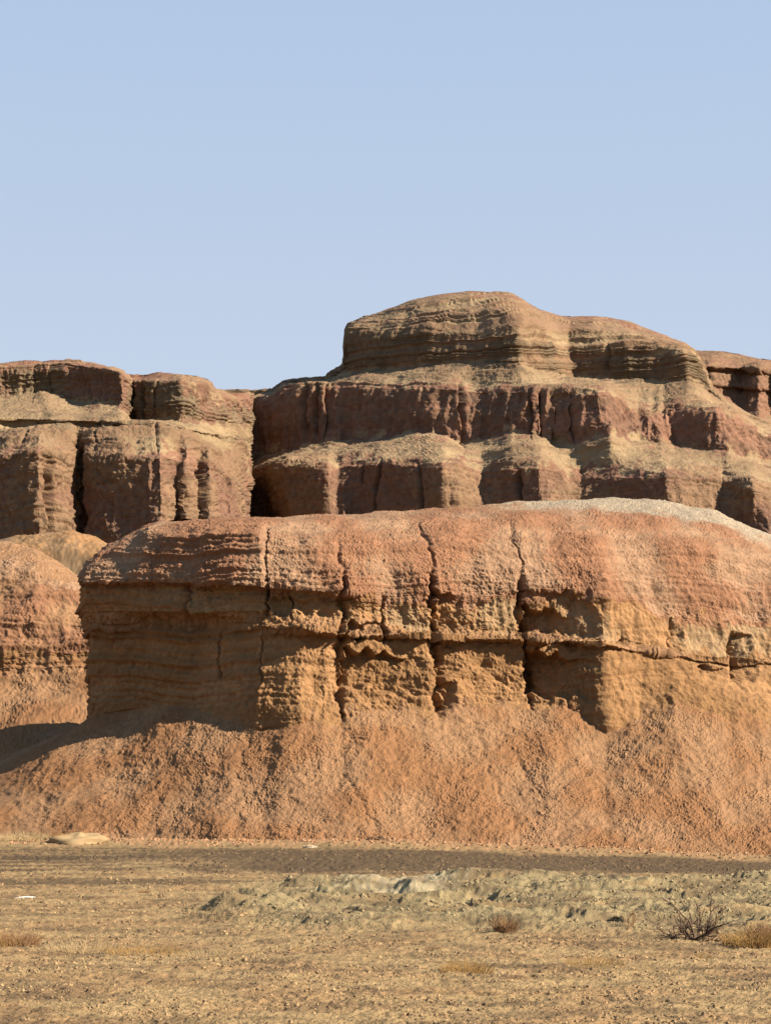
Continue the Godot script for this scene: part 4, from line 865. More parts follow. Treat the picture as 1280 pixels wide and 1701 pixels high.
const MESA_EAST := [
	[[300,-24.64,-2,-230],[440,-13.99,-2,-222],[760,7.86,-2,-208],[1130,31.34,-2,-203],[1400,47.41,-2,-198],[1700,63.45,-2,-190]],
	[[300,-27.05,31.93,-252.5],[318,-25.62,31.93,-252.5],[326,-24.98,31.93,-252.5],[400,-18.85,31.56,-249.28],[415,-17.63,31.48,-248.63],[432,-16.24,31.4,-247.89],[433,-16.16,31.39,-247.85],[438,-15.76,31.37,-247.63],[441,-15.52,31.35,-247.5],[444,-15.22,31.23,-246.44],[455,-14.14,30.78,-242.56],[458,-13.85,30.65,-241.5],[470,-12.71,30.17,-237.33],[473,-12.43,30.04,-236.28],[480,-11.79,29.76,-233.85],[481,-11.7,29.72,-233.5],[520,-8.74,29.44,-231.12],[540,-7.24,29.3,-229.89],[545,-6.87,29.26,-229.59],[552,-6.35,29.21,-229.16],[555,-6.13,29.19,-228.98],[558,-5.91,29.17,-228.79],[561,-5.69,29.15,-228.61],[562,-5.62,29.14,-228.55],[567,-5.25,29.11,-228.24],[570,-5.03,29.09,-228.06],[571,-4.96,29.08,-228],[572,-4.89,29.1,-228.18],[576,-4.62,29.18,-228.88],[580,-4.34,29.26,-229.59],[582,-4.2,29.3,-229.94],[588,-3.78,29.43,-231],[600,-2.9,29.35,-230.33],[606,-2.46,29.31,-230],[615,-1.81,29.25,-229.45],[640,0,29.07,-227.92],[680,2.84,28.78,-225.46],[690,3.54,28.71,-224.85],[700,4.24,28.64,-224.24],[708,4.79,28.58,-223.75],[720,5.62,28.5,-223.01],[735,6.65,28.39,-222.09],[740,6.99,28.35,-221.79],[755,8,28.25,-220.87],[761,8.41,28.2,-220.5],[763,8.55,28.22,-220.63],[765,8.69,28.24,-220.77],[766,8.77,28.24,-220.83],[769,8.98,28.27,-221.03],[773,9.27,28.3,-221.3],[776,9.49,28.32,-221.5],[780,9.78,28.35,-221.77],[785,10.15,28.39,-222.1],[791,10.59,28.44,-222.5],[800,11.26,28.53,-223.27],[803,11.48,28.56,-223.53],[826,13.21,28.79,-225.5],[845,14.49,28.66,-224.4],[850,14.83,28.63,-224.11],[860,15.49,28.56,-223.53],[868,16.02,28.5,-223.07],[870,16.16,28.49,-222.95],[880,16.81,28.42,-222.37],[885,17.14,28.39,-222.08],[895,17.8,28.32,-221.51],[903,18.32,28.27,-221.04],[905,18.45,28.25,-220.93],[921,19.48,28.15,-220],[922,19.55,28.15,-220.07],[923,19.63,28.16,-220.14],[930,20.16,28.22,-220.64],[936,20.62,28.27,-221.07],[945,21.31,28.35,-221.71],[946,21.38,28.35,-221.79],[952,21.84,28.4,-222.21],[956,22.15,28.44,-222.5],[965,22.84,28.5,-223.01],[990,24.75,28.66,-224.44],[991,24.83,28.67,-224.5],[995,25.08,28.64,-224.24],[1010,26.03,28.53,-223.28],[1013,26.22,28.51,-223.09],[1020,26.65,28.45,-222.64],[1022,26.78,28.44,-222.51],[1030,27.28,28.38,-221.99],[1040,27.9,28.3,-221.35],[1045,28.2,28.27,-221.03],[1048,28.39,28.24,-220.84],[1052,28.63,28.21,-220.58],[1060,29.12,28.15,-220.06],[1078,30.21,28.02,-218.91],[1082,30.45,27.99,-218.65],[1092,31.05,27.91,-218.01],[1096,31.28,27.88,-217.75],[1100,31.52,27.85,-217.49],[1105,31.82,27.82,-217.17],[1118,32.58,27.72,-216.34],[1131,33.34,27.62,-215.5],[1133,33.49,27.63,-215.61],[1135,33.64,27.65,-215.72],[1140,34.03,27.68,-216],[1150,34.8,27.74,-216.56],[1158,35.41,27.8,-217],[1165,35.96,27.84,-217.39],[1176,36.81,27.91,-218],[1180,37.11,27.93,-218.12],[1190,37.85,27.96,-218.42],[1200,38.59,28,-218.72],[1208,39.18,28.02,-218.96],[1215,39.7,28.05,-219.17],[1225,40.45,28.08,-219.47],[1226,40.53,28.09,-219.5],[1230,40.73,28.04,-219.1],[1240,41.23,27.92,-218.1],[1250,41.72,27.81,-217.1],[1251,41.77,27.8,-217],[1258,42.09,27.7,-216.16],[1276,42.88,27.45,-214],[1280,43.23,27.49,-214.4],[1285,43.67,27.55,-214.9],[1298,44.82,27.7,-216.2],[1311,45.98,27.85,-217.5],[1400,50.97,27.31,-212.86],[1418,51.94,27.2,-211.92],[1426,52.38,27.16,-211.5],[1700,66.97,25.88,-200.54],[1718,67.87,25.79,-199.82],[1726,68.26,25.76,-199.5]],
	[[300,-27.42,40.41,-256],[318,-25.89,40.29,-255.22],[326,-25.21,40.24,-254.87],[400,-19.03,39.76,-251.65],[415,-17.79,39.67,-251],[432,-16.06,39.55,-245],[433,-15.96,39.54,-244.65],[438,-15.46,39.5,-242.91],[441,-15.16,39.48,-241.87],[444,-14.87,39.45,-240.83],[455,-13.81,39.07,-237],[458,-13.58,39.1,-236.82],[470,-12.64,39.21,-236.08],[473,-12.41,39.23,-235.9],[480,-11.87,39.3,-235.47],[481,-11.79,39.28,-235.41],[520,-8.81,38.56,-233.03],[540,-7.3,38.2,-231.81],[545,-6.93,38.11,-231.5],[552,-6.45,38.24,-232.74],[555,-6.25,38.29,-233.26],[558,-6.04,38.54,-233.79],[561,-5.83,38.79,-234.32],[562,-5.76,38.87,-234.5],[567,-5.39,39.1,-234.22],[570,-5.16,39.08,-234.06],[571,-5.09,39.08,-234],[572,-5.01,39.07,-233.94],[576,-4.71,39.05,-233.72],[580,-4.41,39.03,-233.5],[582,-4.26,39.02,-233.38],[588,-3.82,38.98,-233.01],[600,-2.93,38.9,-232.27],[606,-2.48,38.86,-231.91],[615,-1.82,38.8,-231.35],[640,0,38.63,-229.82],[680,2.87,38.06,-227.37],[690,3.57,37.92,-226.76],[700,4.27,37.78,-226.15],[708,4.83,37.66,-225.65],[720,5.67,37.49,-224.92],[735,6.7,37.28,-224],[740,7.07,37.31,-224.33],[755,8.16,37.39,-225.33],[761,8.61,37.43,-225.73],[763,8.75,37.44,-225.87],[765,8.9,37.38,-226],[766,8.98,37.36,-226.09],[769,9.2,37.28,-226.34],[773,9.5,37.18,-226.69],[776,9.72,37.11,-226.94],[780,10.03,37.19,-227.29],[785,10.4,37.28,-227.71],[791,10.86,37.4,-228.23],[800,11.54,37.58,-229],[803,11.75,37.58,-228.83],[826,13.33,37.53,-227.49],[845,14.62,37.49,-226.39],[850,14.96,37.48,-226.11],[860,15.63,37.39,-225.53],[868,16.17,37.32,-225.06],[870,16.3,37.3,-224.95],[880,16.97,37.21,-224.37],[885,17.3,37.16,-224.08],[895,17.96,37.07,-223.5],[903,18.57,37.16,-224.07],[905,18.72,37.18,-224.21],[921,19.95,37.36,-225.36],[922,20.03,37.37,-225.43],[923,20.11,37.37,-225.5],[930,20.65,37.34,-226],[936,21.11,37.3,-226.34],[945,21.8,36.54,-226.86],[946,21.88,36.46,-226.91],[952,22.34,36.52,-227.26],[956,22.65,36.57,-227.49],[965,23.35,36.67,-228],[990,24.96,36.49,-226.39],[991,25.03,36.48,-226.33],[995,25.29,36.45,-226.07],[1010,26.24,36.35,-225.11],[1013,26.43,36.33,-224.91],[1020,26.87,36.28,-224.46],[1022,27,36.26,-224.34],[1030,27.5,36.2,-223.82],[1040,28.13,36.13,-223.18],[1045,28.44,36.1,-222.86],[1048,28.62,36.07,-222.66],[1052,28.87,36.04,-222.41],[1060,29.36,35.99,-221.89],[1078,30.46,35.76,-220.74],[1082,30.7,35.71,-220.48],[1092,31.31,35.59,-219.84],[1096,31.55,35.54,-219.58],[1100,31.79,35.49,-219.32],[1105,32.08,35.42,-219],[1118,33.09,35.49,-219.72],[1131,34.1,35.57,-220.44],[1133,34.26,35.58,-220.56],[1135,34.41,35.58,-220.67],[1140,34.81,35.58,-220.94],[1150,35.59,35.59,-221.5],[1158,36.19,35.57,-221.74],[1165,36.71,35.55,-221.95],[1176,37.54,35.52,-222.28],[1180,37.84,35.51,-222.4],[1190,38.59,35.48,-222.7],[1200,39.34,35.35,-223],[1208,39.76,35.1,-222.2],[1215,40.13,34.88,-221.5],[1225,40.64,34.56,-220.5],[1226,40.69,34.53,-220.38],[1230,40.88,34.39,-219.9],[1240,41.34,34.05,-218.7],[1250,41.8,33.71,-217.5],[1251,41.89,33.7,-217.6],[1258,42.5,33.68,-218.3],[1276,44.1,33.63,-220.1],[1280,44.46,33.62,-220.5],[1285,44.91,33.67,-221],[1298,45.67,33.51,-220.32],[1311,46.43,33.36,-219.64],[1400,51.48,32.3,-215],[1418,52.52,32.12,-214.28],[1426,52.98,32.04,-213.96],[1700,67.79,29.36,-203],[1718,68.95,29.36,-203],[1726,69.46,29.36,-203]],
	[[300,-27.56,41.49,-257.3],[318,-26.02,41.37,-256.52],[326,-25.34,41.32,-256.17],[400,-19.13,40.83,-252.95],[415,-17.89,40.73,-252.3],[432,-16.14,40.6,-246.3],[433,-16.04,40.59,-245.95],[438,-15.54,40.55,-244.21],[441,-15.25,40.52,-243.17],[444,-14.95,40.49,-242.13],[455,-13.89,40.1,-238.3],[458,-13.65,40.12,-238.12],[470,-12.71,40.23,-237.38],[473,-12.48,40.26,-237.2],[480,-11.94,40.32,-236.77],[481,-11.86,40.3,-236.71],[520,-8.86,39.58,-234.33],[540,-7.34,39.21,-233.11],[545,-6.97,39.11,-232.8],[552,-6.49,39.25,-234.04],[555,-6.28,39.3,-234.56],[558,-6.07,39.55,-235.09],[561,-5.86,39.8,-235.62],[562,-5.79,39.89,-235.8],[567,-5.42,40.12,-235.52],[570,-5.19,40.1,-235.36],[571,-5.12,40.1,-235.3],[572,-5.04,40.09,-235.24],[576,-4.74,40.07,-235.02],[580,-4.44,40.05,-234.8],[582,-4.29,40.03,-234.68],[588,-3.84,39.99,-234.31],[600,-2.94,39.91,-233.57],[606,-2.5,39.87,-233.21],[615,-1.83,39.81,-232.65],[640,0,39.64,-231.12],[680,2.88,39.06,-228.67],[690,3.59,38.91,-228.06],[700,4.3,38.77,-227.45],[708,4.86,38.65,-226.95],[720,5.7,38.48,-226.22],[735,6.74,38.26,-225.3],[740,7.11,38.29,-225.63],[755,8.21,38.38,-226.63],[761,8.66,38.42,-227.03],[763,8.8,38.43,-227.17],[765,8.95,38.37,-227.3],[766,9.03,38.35,-227.39],[769,9.25,38.27,-227.64],[773,9.55,38.17,-227.99],[776,9.78,38.1,-228.24],[780,10.08,38.18,-228.59],[785,10.46,38.28,-229.01],[791,10.92,38.4,-229.53],[800,11.61,38.58,-230.3],[803,11.82,38.57,-230.13],[826,13.41,38.52,-228.79],[845,14.71,38.48,-227.69],[850,15.05,38.47,-227.41],[860,15.72,38.37,-226.83],[868,16.26,38.3,-226.36],[870,16.39,38.28,-226.25],[880,17.06,38.19,-225.67],[885,17.4,38.15,-225.38],[895,18.06,38.05,-224.8],[903,18.67,38.14,-225.37],[905,18.83,38.17,-225.51],[921,20.07,38.35,-226.66],[922,20.14,38.36,-226.73],[923,20.22,38.36,-226.8],[930,20.77,38.33,-227.3],[936,21.23,38.29,-227.64],[945,21.92,37.53,-228.16],[946,22,37.44,-228.21],[952,22.47,37.51,-228.56],[956,22.78,37.56,-228.79],[965,23.48,37.66,-229.3],[990,25.11,37.47,-227.69],[991,25.17,37.47,-227.63],[995,25.43,37.44,-227.37],[1010,26.39,37.33,-226.41],[1013,26.58,37.31,-226.21],[1020,27.03,37.25,-225.76],[1022,27.16,37.24,-225.64],[1030,27.66,37.18,-225.12],[1040,28.29,37.11,-224.48],[1045,28.6,37.07,-224.16],[1048,28.79,37.05,-223.96],[1052,29.04,37.02,-223.71],[1060,29.53,36.96,-223.19],[1078,30.64,36.73,-222.04],[1082,30.88,36.67,-221.78],[1092,31.49,36.55,-221.14],[1096,31.73,36.5,-220.88],[1100,31.97,36.45,-220.62],[1105,32.27,36.38,-220.3],[1118,33.29,36.46,-221.02],[1131,34.3,36.53,-221.74],[1133,34.46,36.54,-221.86],[1135,34.62,36.54,-221.97],[1140,35.01,36.55,-222.24],[1150,35.8,36.56,-222.8],[1158,36.4,36.54,-223.04],[1165,36.93,36.52,-223.25],[1176,37.76,36.49,-223.58],[1180,38.06,36.47,-223.7],[1190,38.82,36.45,-224],[1200,39.57,36.32,-224.3],[1208,40,36.07,-223.5],[1215,40.36,35.84,-222.8],[1225,40.88,35.52,-221.8],[1226,40.93,35.49,-221.68],[1230,41.12,35.35,-221.2],[1240,41.59,35,-220],[1250,42.05,34.65,-218.8],[1251,42.14,34.65,-218.9],[1258,42.76,34.63,-219.6],[1276,44.36,34.59,-221.4],[1280,44.72,34.58,-221.8],[1285,45.17,34.62,-222.3],[1298,45.94,34.47,-221.62],[1311,46.71,34.31,-220.94],[1400,51.79,33.23,-216.3],[1418,52.84,33.05,-215.58],[1426,53.31,32.97,-215.26],[1700,68.23,30.24,-204.3],[1718,69.39,30.24,-204.3],[1726,69.9,30.24,-204.3]],
	[[300,-28.43,44.31,-265.4],[318,-26.92,44.33,-265.4],[326,-26.21,44.28,-264.98],[400,-19.74,43.78,-261.12],[415,-18.46,43.68,-260.34],[432,-17,44.01,-259.45],[433,-16.92,44.03,-259.4],[438,-16.47,44.06,-258.71],[441,-16.19,44.08,-258.3],[444,-15.92,44.1,-257.89],[455,-14.94,44.09,-256.38],[458,-14.68,44.09,-255.96],[470,-13.62,44.07,-254.31],[473,-13.36,44.07,-253.9],[480,-12.77,44.13,-253.41],[481,-12.69,44.14,-253.34],[520,-9.47,44.5,-250.58],[540,-7.85,44.42,-249.17],[545,-7.45,44.4,-248.82],[552,-6.88,44.37,-248.32],[555,-6.64,44.36,-248.11],[558,-6.4,44.35,-247.9],[561,-6.18,44.41,-248.15],[562,-6.1,44.44,-248.23],[567,-5.72,44.54,-248.65],[570,-5.49,44.61,-248.9],[571,-5.41,44.61,-248.84],[572,-5.33,44.61,-248.78],[576,-5.01,44.6,-248.55],[580,-4.69,44.59,-248.32],[582,-4.54,44.59,-248.2],[588,-4.06,44.57,-247.86],[600,-3.11,44.55,-247.16],[606,-2.64,44.56,-246.81],[615,-1.94,44.58,-246.29],[640,0,44.62,-244.84],[680,3.06,44.95,-242.52],[690,3.81,45.03,-241.94],[700,4.56,44.78,-241.36],[708,5.16,44.58,-240.9],[720,6.06,44.32,-240.44],[735,7.18,43.99,-239.86],[740,7.55,43.88,-239.67],[755,8.66,43.08,-239.09],[761,9.11,42.77,-238.86],[763,9.25,42.66,-238.78],[765,9.4,42.56,-238.71],[766,9.47,42.5,-238.67],[769,9.7,42.56,-238.55],[773,9.99,42.64,-238.4],[776,10.22,42.73,-238.45],[780,10.52,42.85,-238.52],[785,10.9,43,-238.6],[791,11.36,43.17,-238.7],[800,12.04,43.44,-238.85],[803,12.27,43.5,-238.9],[826,13.94,43.69,-237.82],[845,15.3,43.85,-236.93],[850,15.66,43.89,-236.69],[860,16.37,43.66,-236.22],[868,16.94,43.47,-235.85],[870,17.08,43.43,-235.75],[880,17.79,43.2,-235.28],[885,18.14,43.08,-235.05],[895,18.85,42.85,-234.58],[903,19.41,42.55,-234.2],[905,19.55,42.49,-234.2],[921,20.73,42.02,-234.2],[922,20.81,41.99,-234.2],[923,20.88,41.96,-234.2],[930,21.36,41.69,-233.83],[936,21.78,41.76,-233.51],[945,22.39,41.85,-233.03],[946,22.46,41.86,-232.97],[952,22.87,41.93,-232.65],[956,23.14,41.97,-232.44],[965,23.75,42.06,-231.96],[990,25.43,42.32,-230.63],[991,25.5,42.33,-230.57],[995,25.76,42.37,-230.36],[1010,26.76,42.52,-229.56],[1013,26.96,42.55,-229.4],[1020,27.55,42.81,-230.1],[1022,27.72,42.78,-230.3],[1030,28.4,42.69,-231.1],[1040,29.25,42.57,-232.1],[1045,29.68,42.55,-232.6],[1048,29.94,42.53,-232.9],[1052,30.25,42.47,-233.03],[1060,30.87,42.34,-233.3],[1078,32.28,42.03,-233.9],[1082,32.54,41.9,-233.68],[1092,33.2,41.57,-233.12],[1096,33.46,41.51,-232.9],[1100,33.82,41.56,-233.35],[1105,34.27,41.62,-233.92],[1118,35.45,41.78,-235.4],[1131,36.3,41.57,-234.68],[1133,36.43,41.54,-234.57],[1135,36.56,41.51,-234.46],[1140,36.89,41.43,-234.18],[1150,37.54,41.27,-233.62],[1158,38.05,41.14,-233.18],[1165,38.5,41.02,-232.79],[1176,39.21,40.84,-232.18],[1180,39.46,40.77,-231.96],[1190,40.1,40.6,-231.4],[1200,40.73,40.43,-230.84],[1208,41.23,40.3,-230.4],[1215,41.87,40.36,-231.1],[1225,42.78,40.36,-232.1],[1226,42.87,40.36,-232.2],[1230,43.24,40.35,-232.6],[1240,44.16,40.35,-233.6],[1250,45.09,40.34,-234.6],[1251,45.18,40.34,-234.7],[1258,45.83,40.33,-235.4],[1276,47.26,40.09,-235.85],[1280,47.58,40.04,-235.95],[1285,47.97,40.03,-236.08],[1298,49.01,40,-236.4],[1311,49.91,39.87,-236.08],[1400,55.99,38.97,-233.85],[1418,57.21,38.83,-233.4],[1426,57.75,38.77,-233.19],[1700,75.44,36.66,-225.88],[1718,76.55,36.59,-225.4],[1726,77.12,36.59,-225.4]],
	[[300,-28.71,53.33,-268],[318,-27.09,53.15,-267.06],[326,-26.38,53.07,-266.64],[400,-19.87,52.34,-262.78],[415,-18.57,52.19,-262],[432,-17.02,52.03,-259.66],[433,-16.93,52.02,-259.52],[438,-16.47,51.97,-258.84],[441,-16.2,51.94,-258.43],[444,-15.93,51.91,-258.01],[455,-14.95,51.8,-256.5],[458,-14.7,51.95,-256.29],[470,-13.68,52.56,-255.44],[473,-13.43,52.52,-255.23],[480,-12.84,52.44,-254.74],[481,-12.76,52.43,-254.66],[520,-9.52,51.97,-251.91],[540,-7.89,51.74,-250.5],[545,-7.51,51.83,-250.92],[552,-6.97,51.94,-251.5],[555,-6.73,51.91,-251.33],[558,-6.49,51.88,-251.15],[561,-6.25,51.84,-250.98],[562,-6.17,51.83,-250.92],[567,-5.76,51.77,-250.63],[570,-5.52,51.74,-250.46],[571,-5.44,51.73,-250.4],[572,-5.36,51.72,-250.34],[576,-5.04,51.67,-250.11],[580,-4.72,51.63,-249.88],[582,-4.56,51.6,-249.76],[588,-4.09,51.53,-249.41],[600,-3.13,51.4,-248.72],[606,-2.66,51.34,-248.37],[615,-1.95,51.27,-247.85],[640,0,51.04,-246.4],[680,3.08,50.69,-244.08],[690,3.84,50.6,-243.5],[700,4.6,50.48,-243.12],[708,5.2,50.38,-242.81],[720,6.11,50.23,-242.35],[735,7.24,50.04,-241.77],[740,7.61,49.98,-241.58],[755,8.73,49.8,-241],[761,9.19,49.79,-241.1],[763,9.34,49.78,-241.13],[765,9.5,49.78,-241.17],[766,9.57,49.78,-241.18],[769,9.8,49.77,-241.23],[773,10.11,49.78,-241.3],[776,10.34,49.78,-241.35],[780,10.65,49.79,-241.42],[785,11.03,49.8,-241.5],[791,11.48,49.73,-241.22],[800,12.14,49.63,-240.8],[803,12.36,49.6,-240.65],[826,14.04,49.34,-239.57],[845,15.42,49.13,-238.68],[850,15.78,49.08,-238.44],[860,16.49,48.96,-237.98],[868,17.07,48.87,-237.6],[870,17.21,48.84,-237.5],[880,17.92,48.73,-237.04],[885,18.28,48.67,-236.8],[895,19.02,48.64,-236.8],[903,19.62,48.62,-236.8],[905,19.77,48.62,-236.8],[921,20.89,48.41,-235.95],[922,20.96,48.4,-235.89],[923,21.03,48.39,-235.84],[930,21.51,48.3,-235.47],[936,21.93,48.22,-235.15],[945,22.55,48.1,-234.67],[946,22.62,48.08,-234.61],[952,23.03,47.99,-234.29],[956,23.3,47.94,-234.08],[965,23.92,47.8,-233.6],[990,25.61,47.44,-232.27],[991,25.68,47.43,-232.21],[995,25.95,47.37,-232],[1010,27.22,47.6,-233.5],[1013,27.48,47.53,-233.8],[1020,28.07,47.36,-234.5],[1022,28.25,47.31,-234.7],[1030,28.94,47.07,-235.5],[1040,29.72,46.64,-235.83],[1045,30.11,46.44,-236],[1048,30.35,46.33,-236.1],[1052,30.66,46.17,-236.23],[1060,31.29,45.87,-236.5],[1078,32.5,45.44,-235.5],[1082,32.86,45.47,-235.95],[1092,33.76,46.57,-237.09],[1096,34.13,46.64,-237.55],[1100,34.49,46.71,-238],[1105,34.83,46.64,-237.72],[1118,35.69,46.45,-237],[1131,36.55,46.27,-236.28],[1133,36.68,46.24,-236.17],[1135,36.81,46.21,-236.06],[1140,37.14,46.14,-235.78],[1150,37.8,46,-235.22],[1158,38.32,45.87,-234.78],[1165,38.77,45.76,-234.39],[1176,39.48,45.59,-233.78],[1180,39.74,45.52,-233.56],[1190,40.37,45.37,-233],[1200,41.29,45.49,-234],[1208,42.02,45.59,-234.8],[1215,42.66,45.68,-235.5],[1225,43.59,45.36,-236.5],[1226,43.68,45.33,-236.6],[1230,44.05,45.2,-237],[1240,44.99,44.87,-238],[1250,45.79,44.54,-238.25],[1251,45.87,44.5,-238.28],[1258,46.43,44.27,-238.45],[1276,47.87,43.67,-238.9],[1280,48.19,43.54,-239],[1285,48.54,43.47,-238.88],[1298,49.45,43.29,-238.55],[1311,50.36,43.11,-238.22],[1400,56.51,41.91,-236],[1418,57.73,41.74,-235.52],[1426,58.27,41.66,-235.31],[1700,76.14,39.14,-228],[1718,77.44,39.14,-228],[1726,78.01,39.14,-228]],
	[[300,-28.83,54.3,-269.1],[318,-27.2,54.12,-268.16],[326,-26.49,54.04,-267.74],[400,-19.95,53.3,-263.88],[415,-18.65,53.15,-263.1],[432,-17.09,52.98,-260.76],[433,-17,52.97,-260.62],[438,-16.54,52.92,-259.94],[441,-16.27,52.88,-259.53],[444,-16,52.85,-259.11],[455,-15.01,52.74,-257.6],[458,-14.76,52.89,-257.39],[470,-13.74,53.5,-256.54],[473,-13.49,53.47,-256.33],[480,-12.9,53.38,-255.84],[481,-12.81,53.37,-255.76],[520,-9.57,52.91,-253.01],[540,-7.93,52.67,-251.6],[545,-7.54,52.76,-252.02],[552,-7,52.88,-252.6],[555,-6.76,52.84,-252.43],[558,-6.52,52.81,-252.25],[561,-6.27,52.77,-252.08],[562,-6.19,52.76,-252.02],[567,-5.79,52.7,-251.73],[570,-5.55,52.67,-251.56],[571,-5.47,52.66,-251.5],[572,-5.39,52.65,-251.44],[576,-5.07,52.6,-251.21],[580,-4.74,52.55,-250.98],[582,-4.58,52.53,-250.86],[588,-4.1,52.46,-250.51],[600,-3.15,52.32,-249.82],[606,-2.67,52.27,-249.47],[615,-1.96,52.19,-248.95],[640,0,51.96,-247.5],[680,3.09,51.6,-245.18],[690,3.85,51.51,-244.6],[700,4.62,51.39,-244.22],[708,5.23,51.29,-243.91],[720,6.14,51.14,-243.45],[735,7.27,50.95,-242.87],[740,7.65,50.89,-242.68],[755,8.77,50.7,-242.1],[761,9.23,50.69,-242.2],[763,9.39,50.69,-242.23],[765,9.54,50.68,-242.27],[766,9.62,50.68,-242.28],[769,9.85,50.68,-242.33],[773,10.16,50.68,-242.4],[776,10.39,50.69,-242.45],[780,10.7,50.69,-242.52],[785,11.08,50.7,-242.6],[791,11.53,50.63,-242.32],[800,12.19,50.53,-241.89],[803,12.42,50.5,-241.75],[826,14.1,50.24,-240.67],[845,15.49,50.03,-239.78],[850,15.85,49.97,-239.55],[860,16.57,49.85,-239.07],[868,17.15,49.76,-238.7],[870,17.29,49.73,-238.61],[880,18.01,49.62,-238.13],[885,18.36,49.56,-237.9],[895,19.11,49.53,-237.9],[903,19.71,49.51,-237.9],[905,19.86,49.51,-237.9],[921,20.99,49.3,-237.05],[922,21.06,49.29,-236.99],[923,21.13,49.27,-236.94],[930,21.61,49.18,-236.57],[936,22.03,49.1,-236.25],[945,22.66,48.98,-235.77],[946,22.72,48.96,-235.71],[952,23.14,48.88,-235.39],[956,23.41,48.82,-235.18],[965,24.03,48.68,-234.7],[990,25.73,48.32,-233.37],[991,25.8,48.3,-233.31],[995,26.07,48.24,-233.1],[1010,27.35,48.47,-234.6],[1013,27.6,48.4,-234.9],[1020,28.21,48.24,-235.6],[1022,28.38,48.19,-235.8],[1030,29.07,47.95,-236.6],[1040,29.86,47.51,-236.93],[1045,30.25,47.32,-237.1],[1048,30.49,47.2,-237.2],[1052,30.81,47.05,-237.33],[1060,31.44,46.74,-237.6],[1078,32.65,46.31,-236.6],[1082,33.01,46.34,-237.05],[1092,33.92,47.45,-238.19],[1096,34.29,47.52,-238.65],[1100,34.65,47.59,-239.1],[1105,34.99,47.52,-238.82],[1118,35.86,47.33,-238.1],[1131,36.72,47.15,-237.38],[1133,36.85,47.12,-237.27],[1135,36.99,47.09,-237.16],[1140,37.32,47.02,-236.88],[1150,37.97,46.88,-236.32],[1158,38.5,46.75,-235.88],[1165,38.95,46.63,-235.49],[1176,39.66,46.46,-234.88],[1180,39.92,46.39,-234.66],[1190,40.57,46.23,-234.1],[1200,41.48,46.36,-235.1],[1208,42.22,46.46,-235.9],[1215,42.86,46.56,-236.6],[1225,43.79,46.23,-237.6],[1226,43.89,46.2,-237.7],[1230,44.26,46.07,-238.1],[1240,45.2,45.74,-239.1],[1250,46,45.41,-239.35],[1251,46.08,45.37,-239.38],[1258,46.64,45.14,-239.55],[1276,48.09,44.54,-240],[1280,48.41,44.41,-240.1],[1285,48.77,44.34,-239.97],[1298,49.68,44.16,-239.65],[1311,50.59,43.98,-239.32],[1400,56.77,42.76,-237.1],[1418,58,42.59,-236.62],[1426,58.54,42.52,-236.41],[1700,76.51,39.96,-229.1],[1718,77.81,39.96,-229.1],[1726,78.39,39.96,-229.1]],
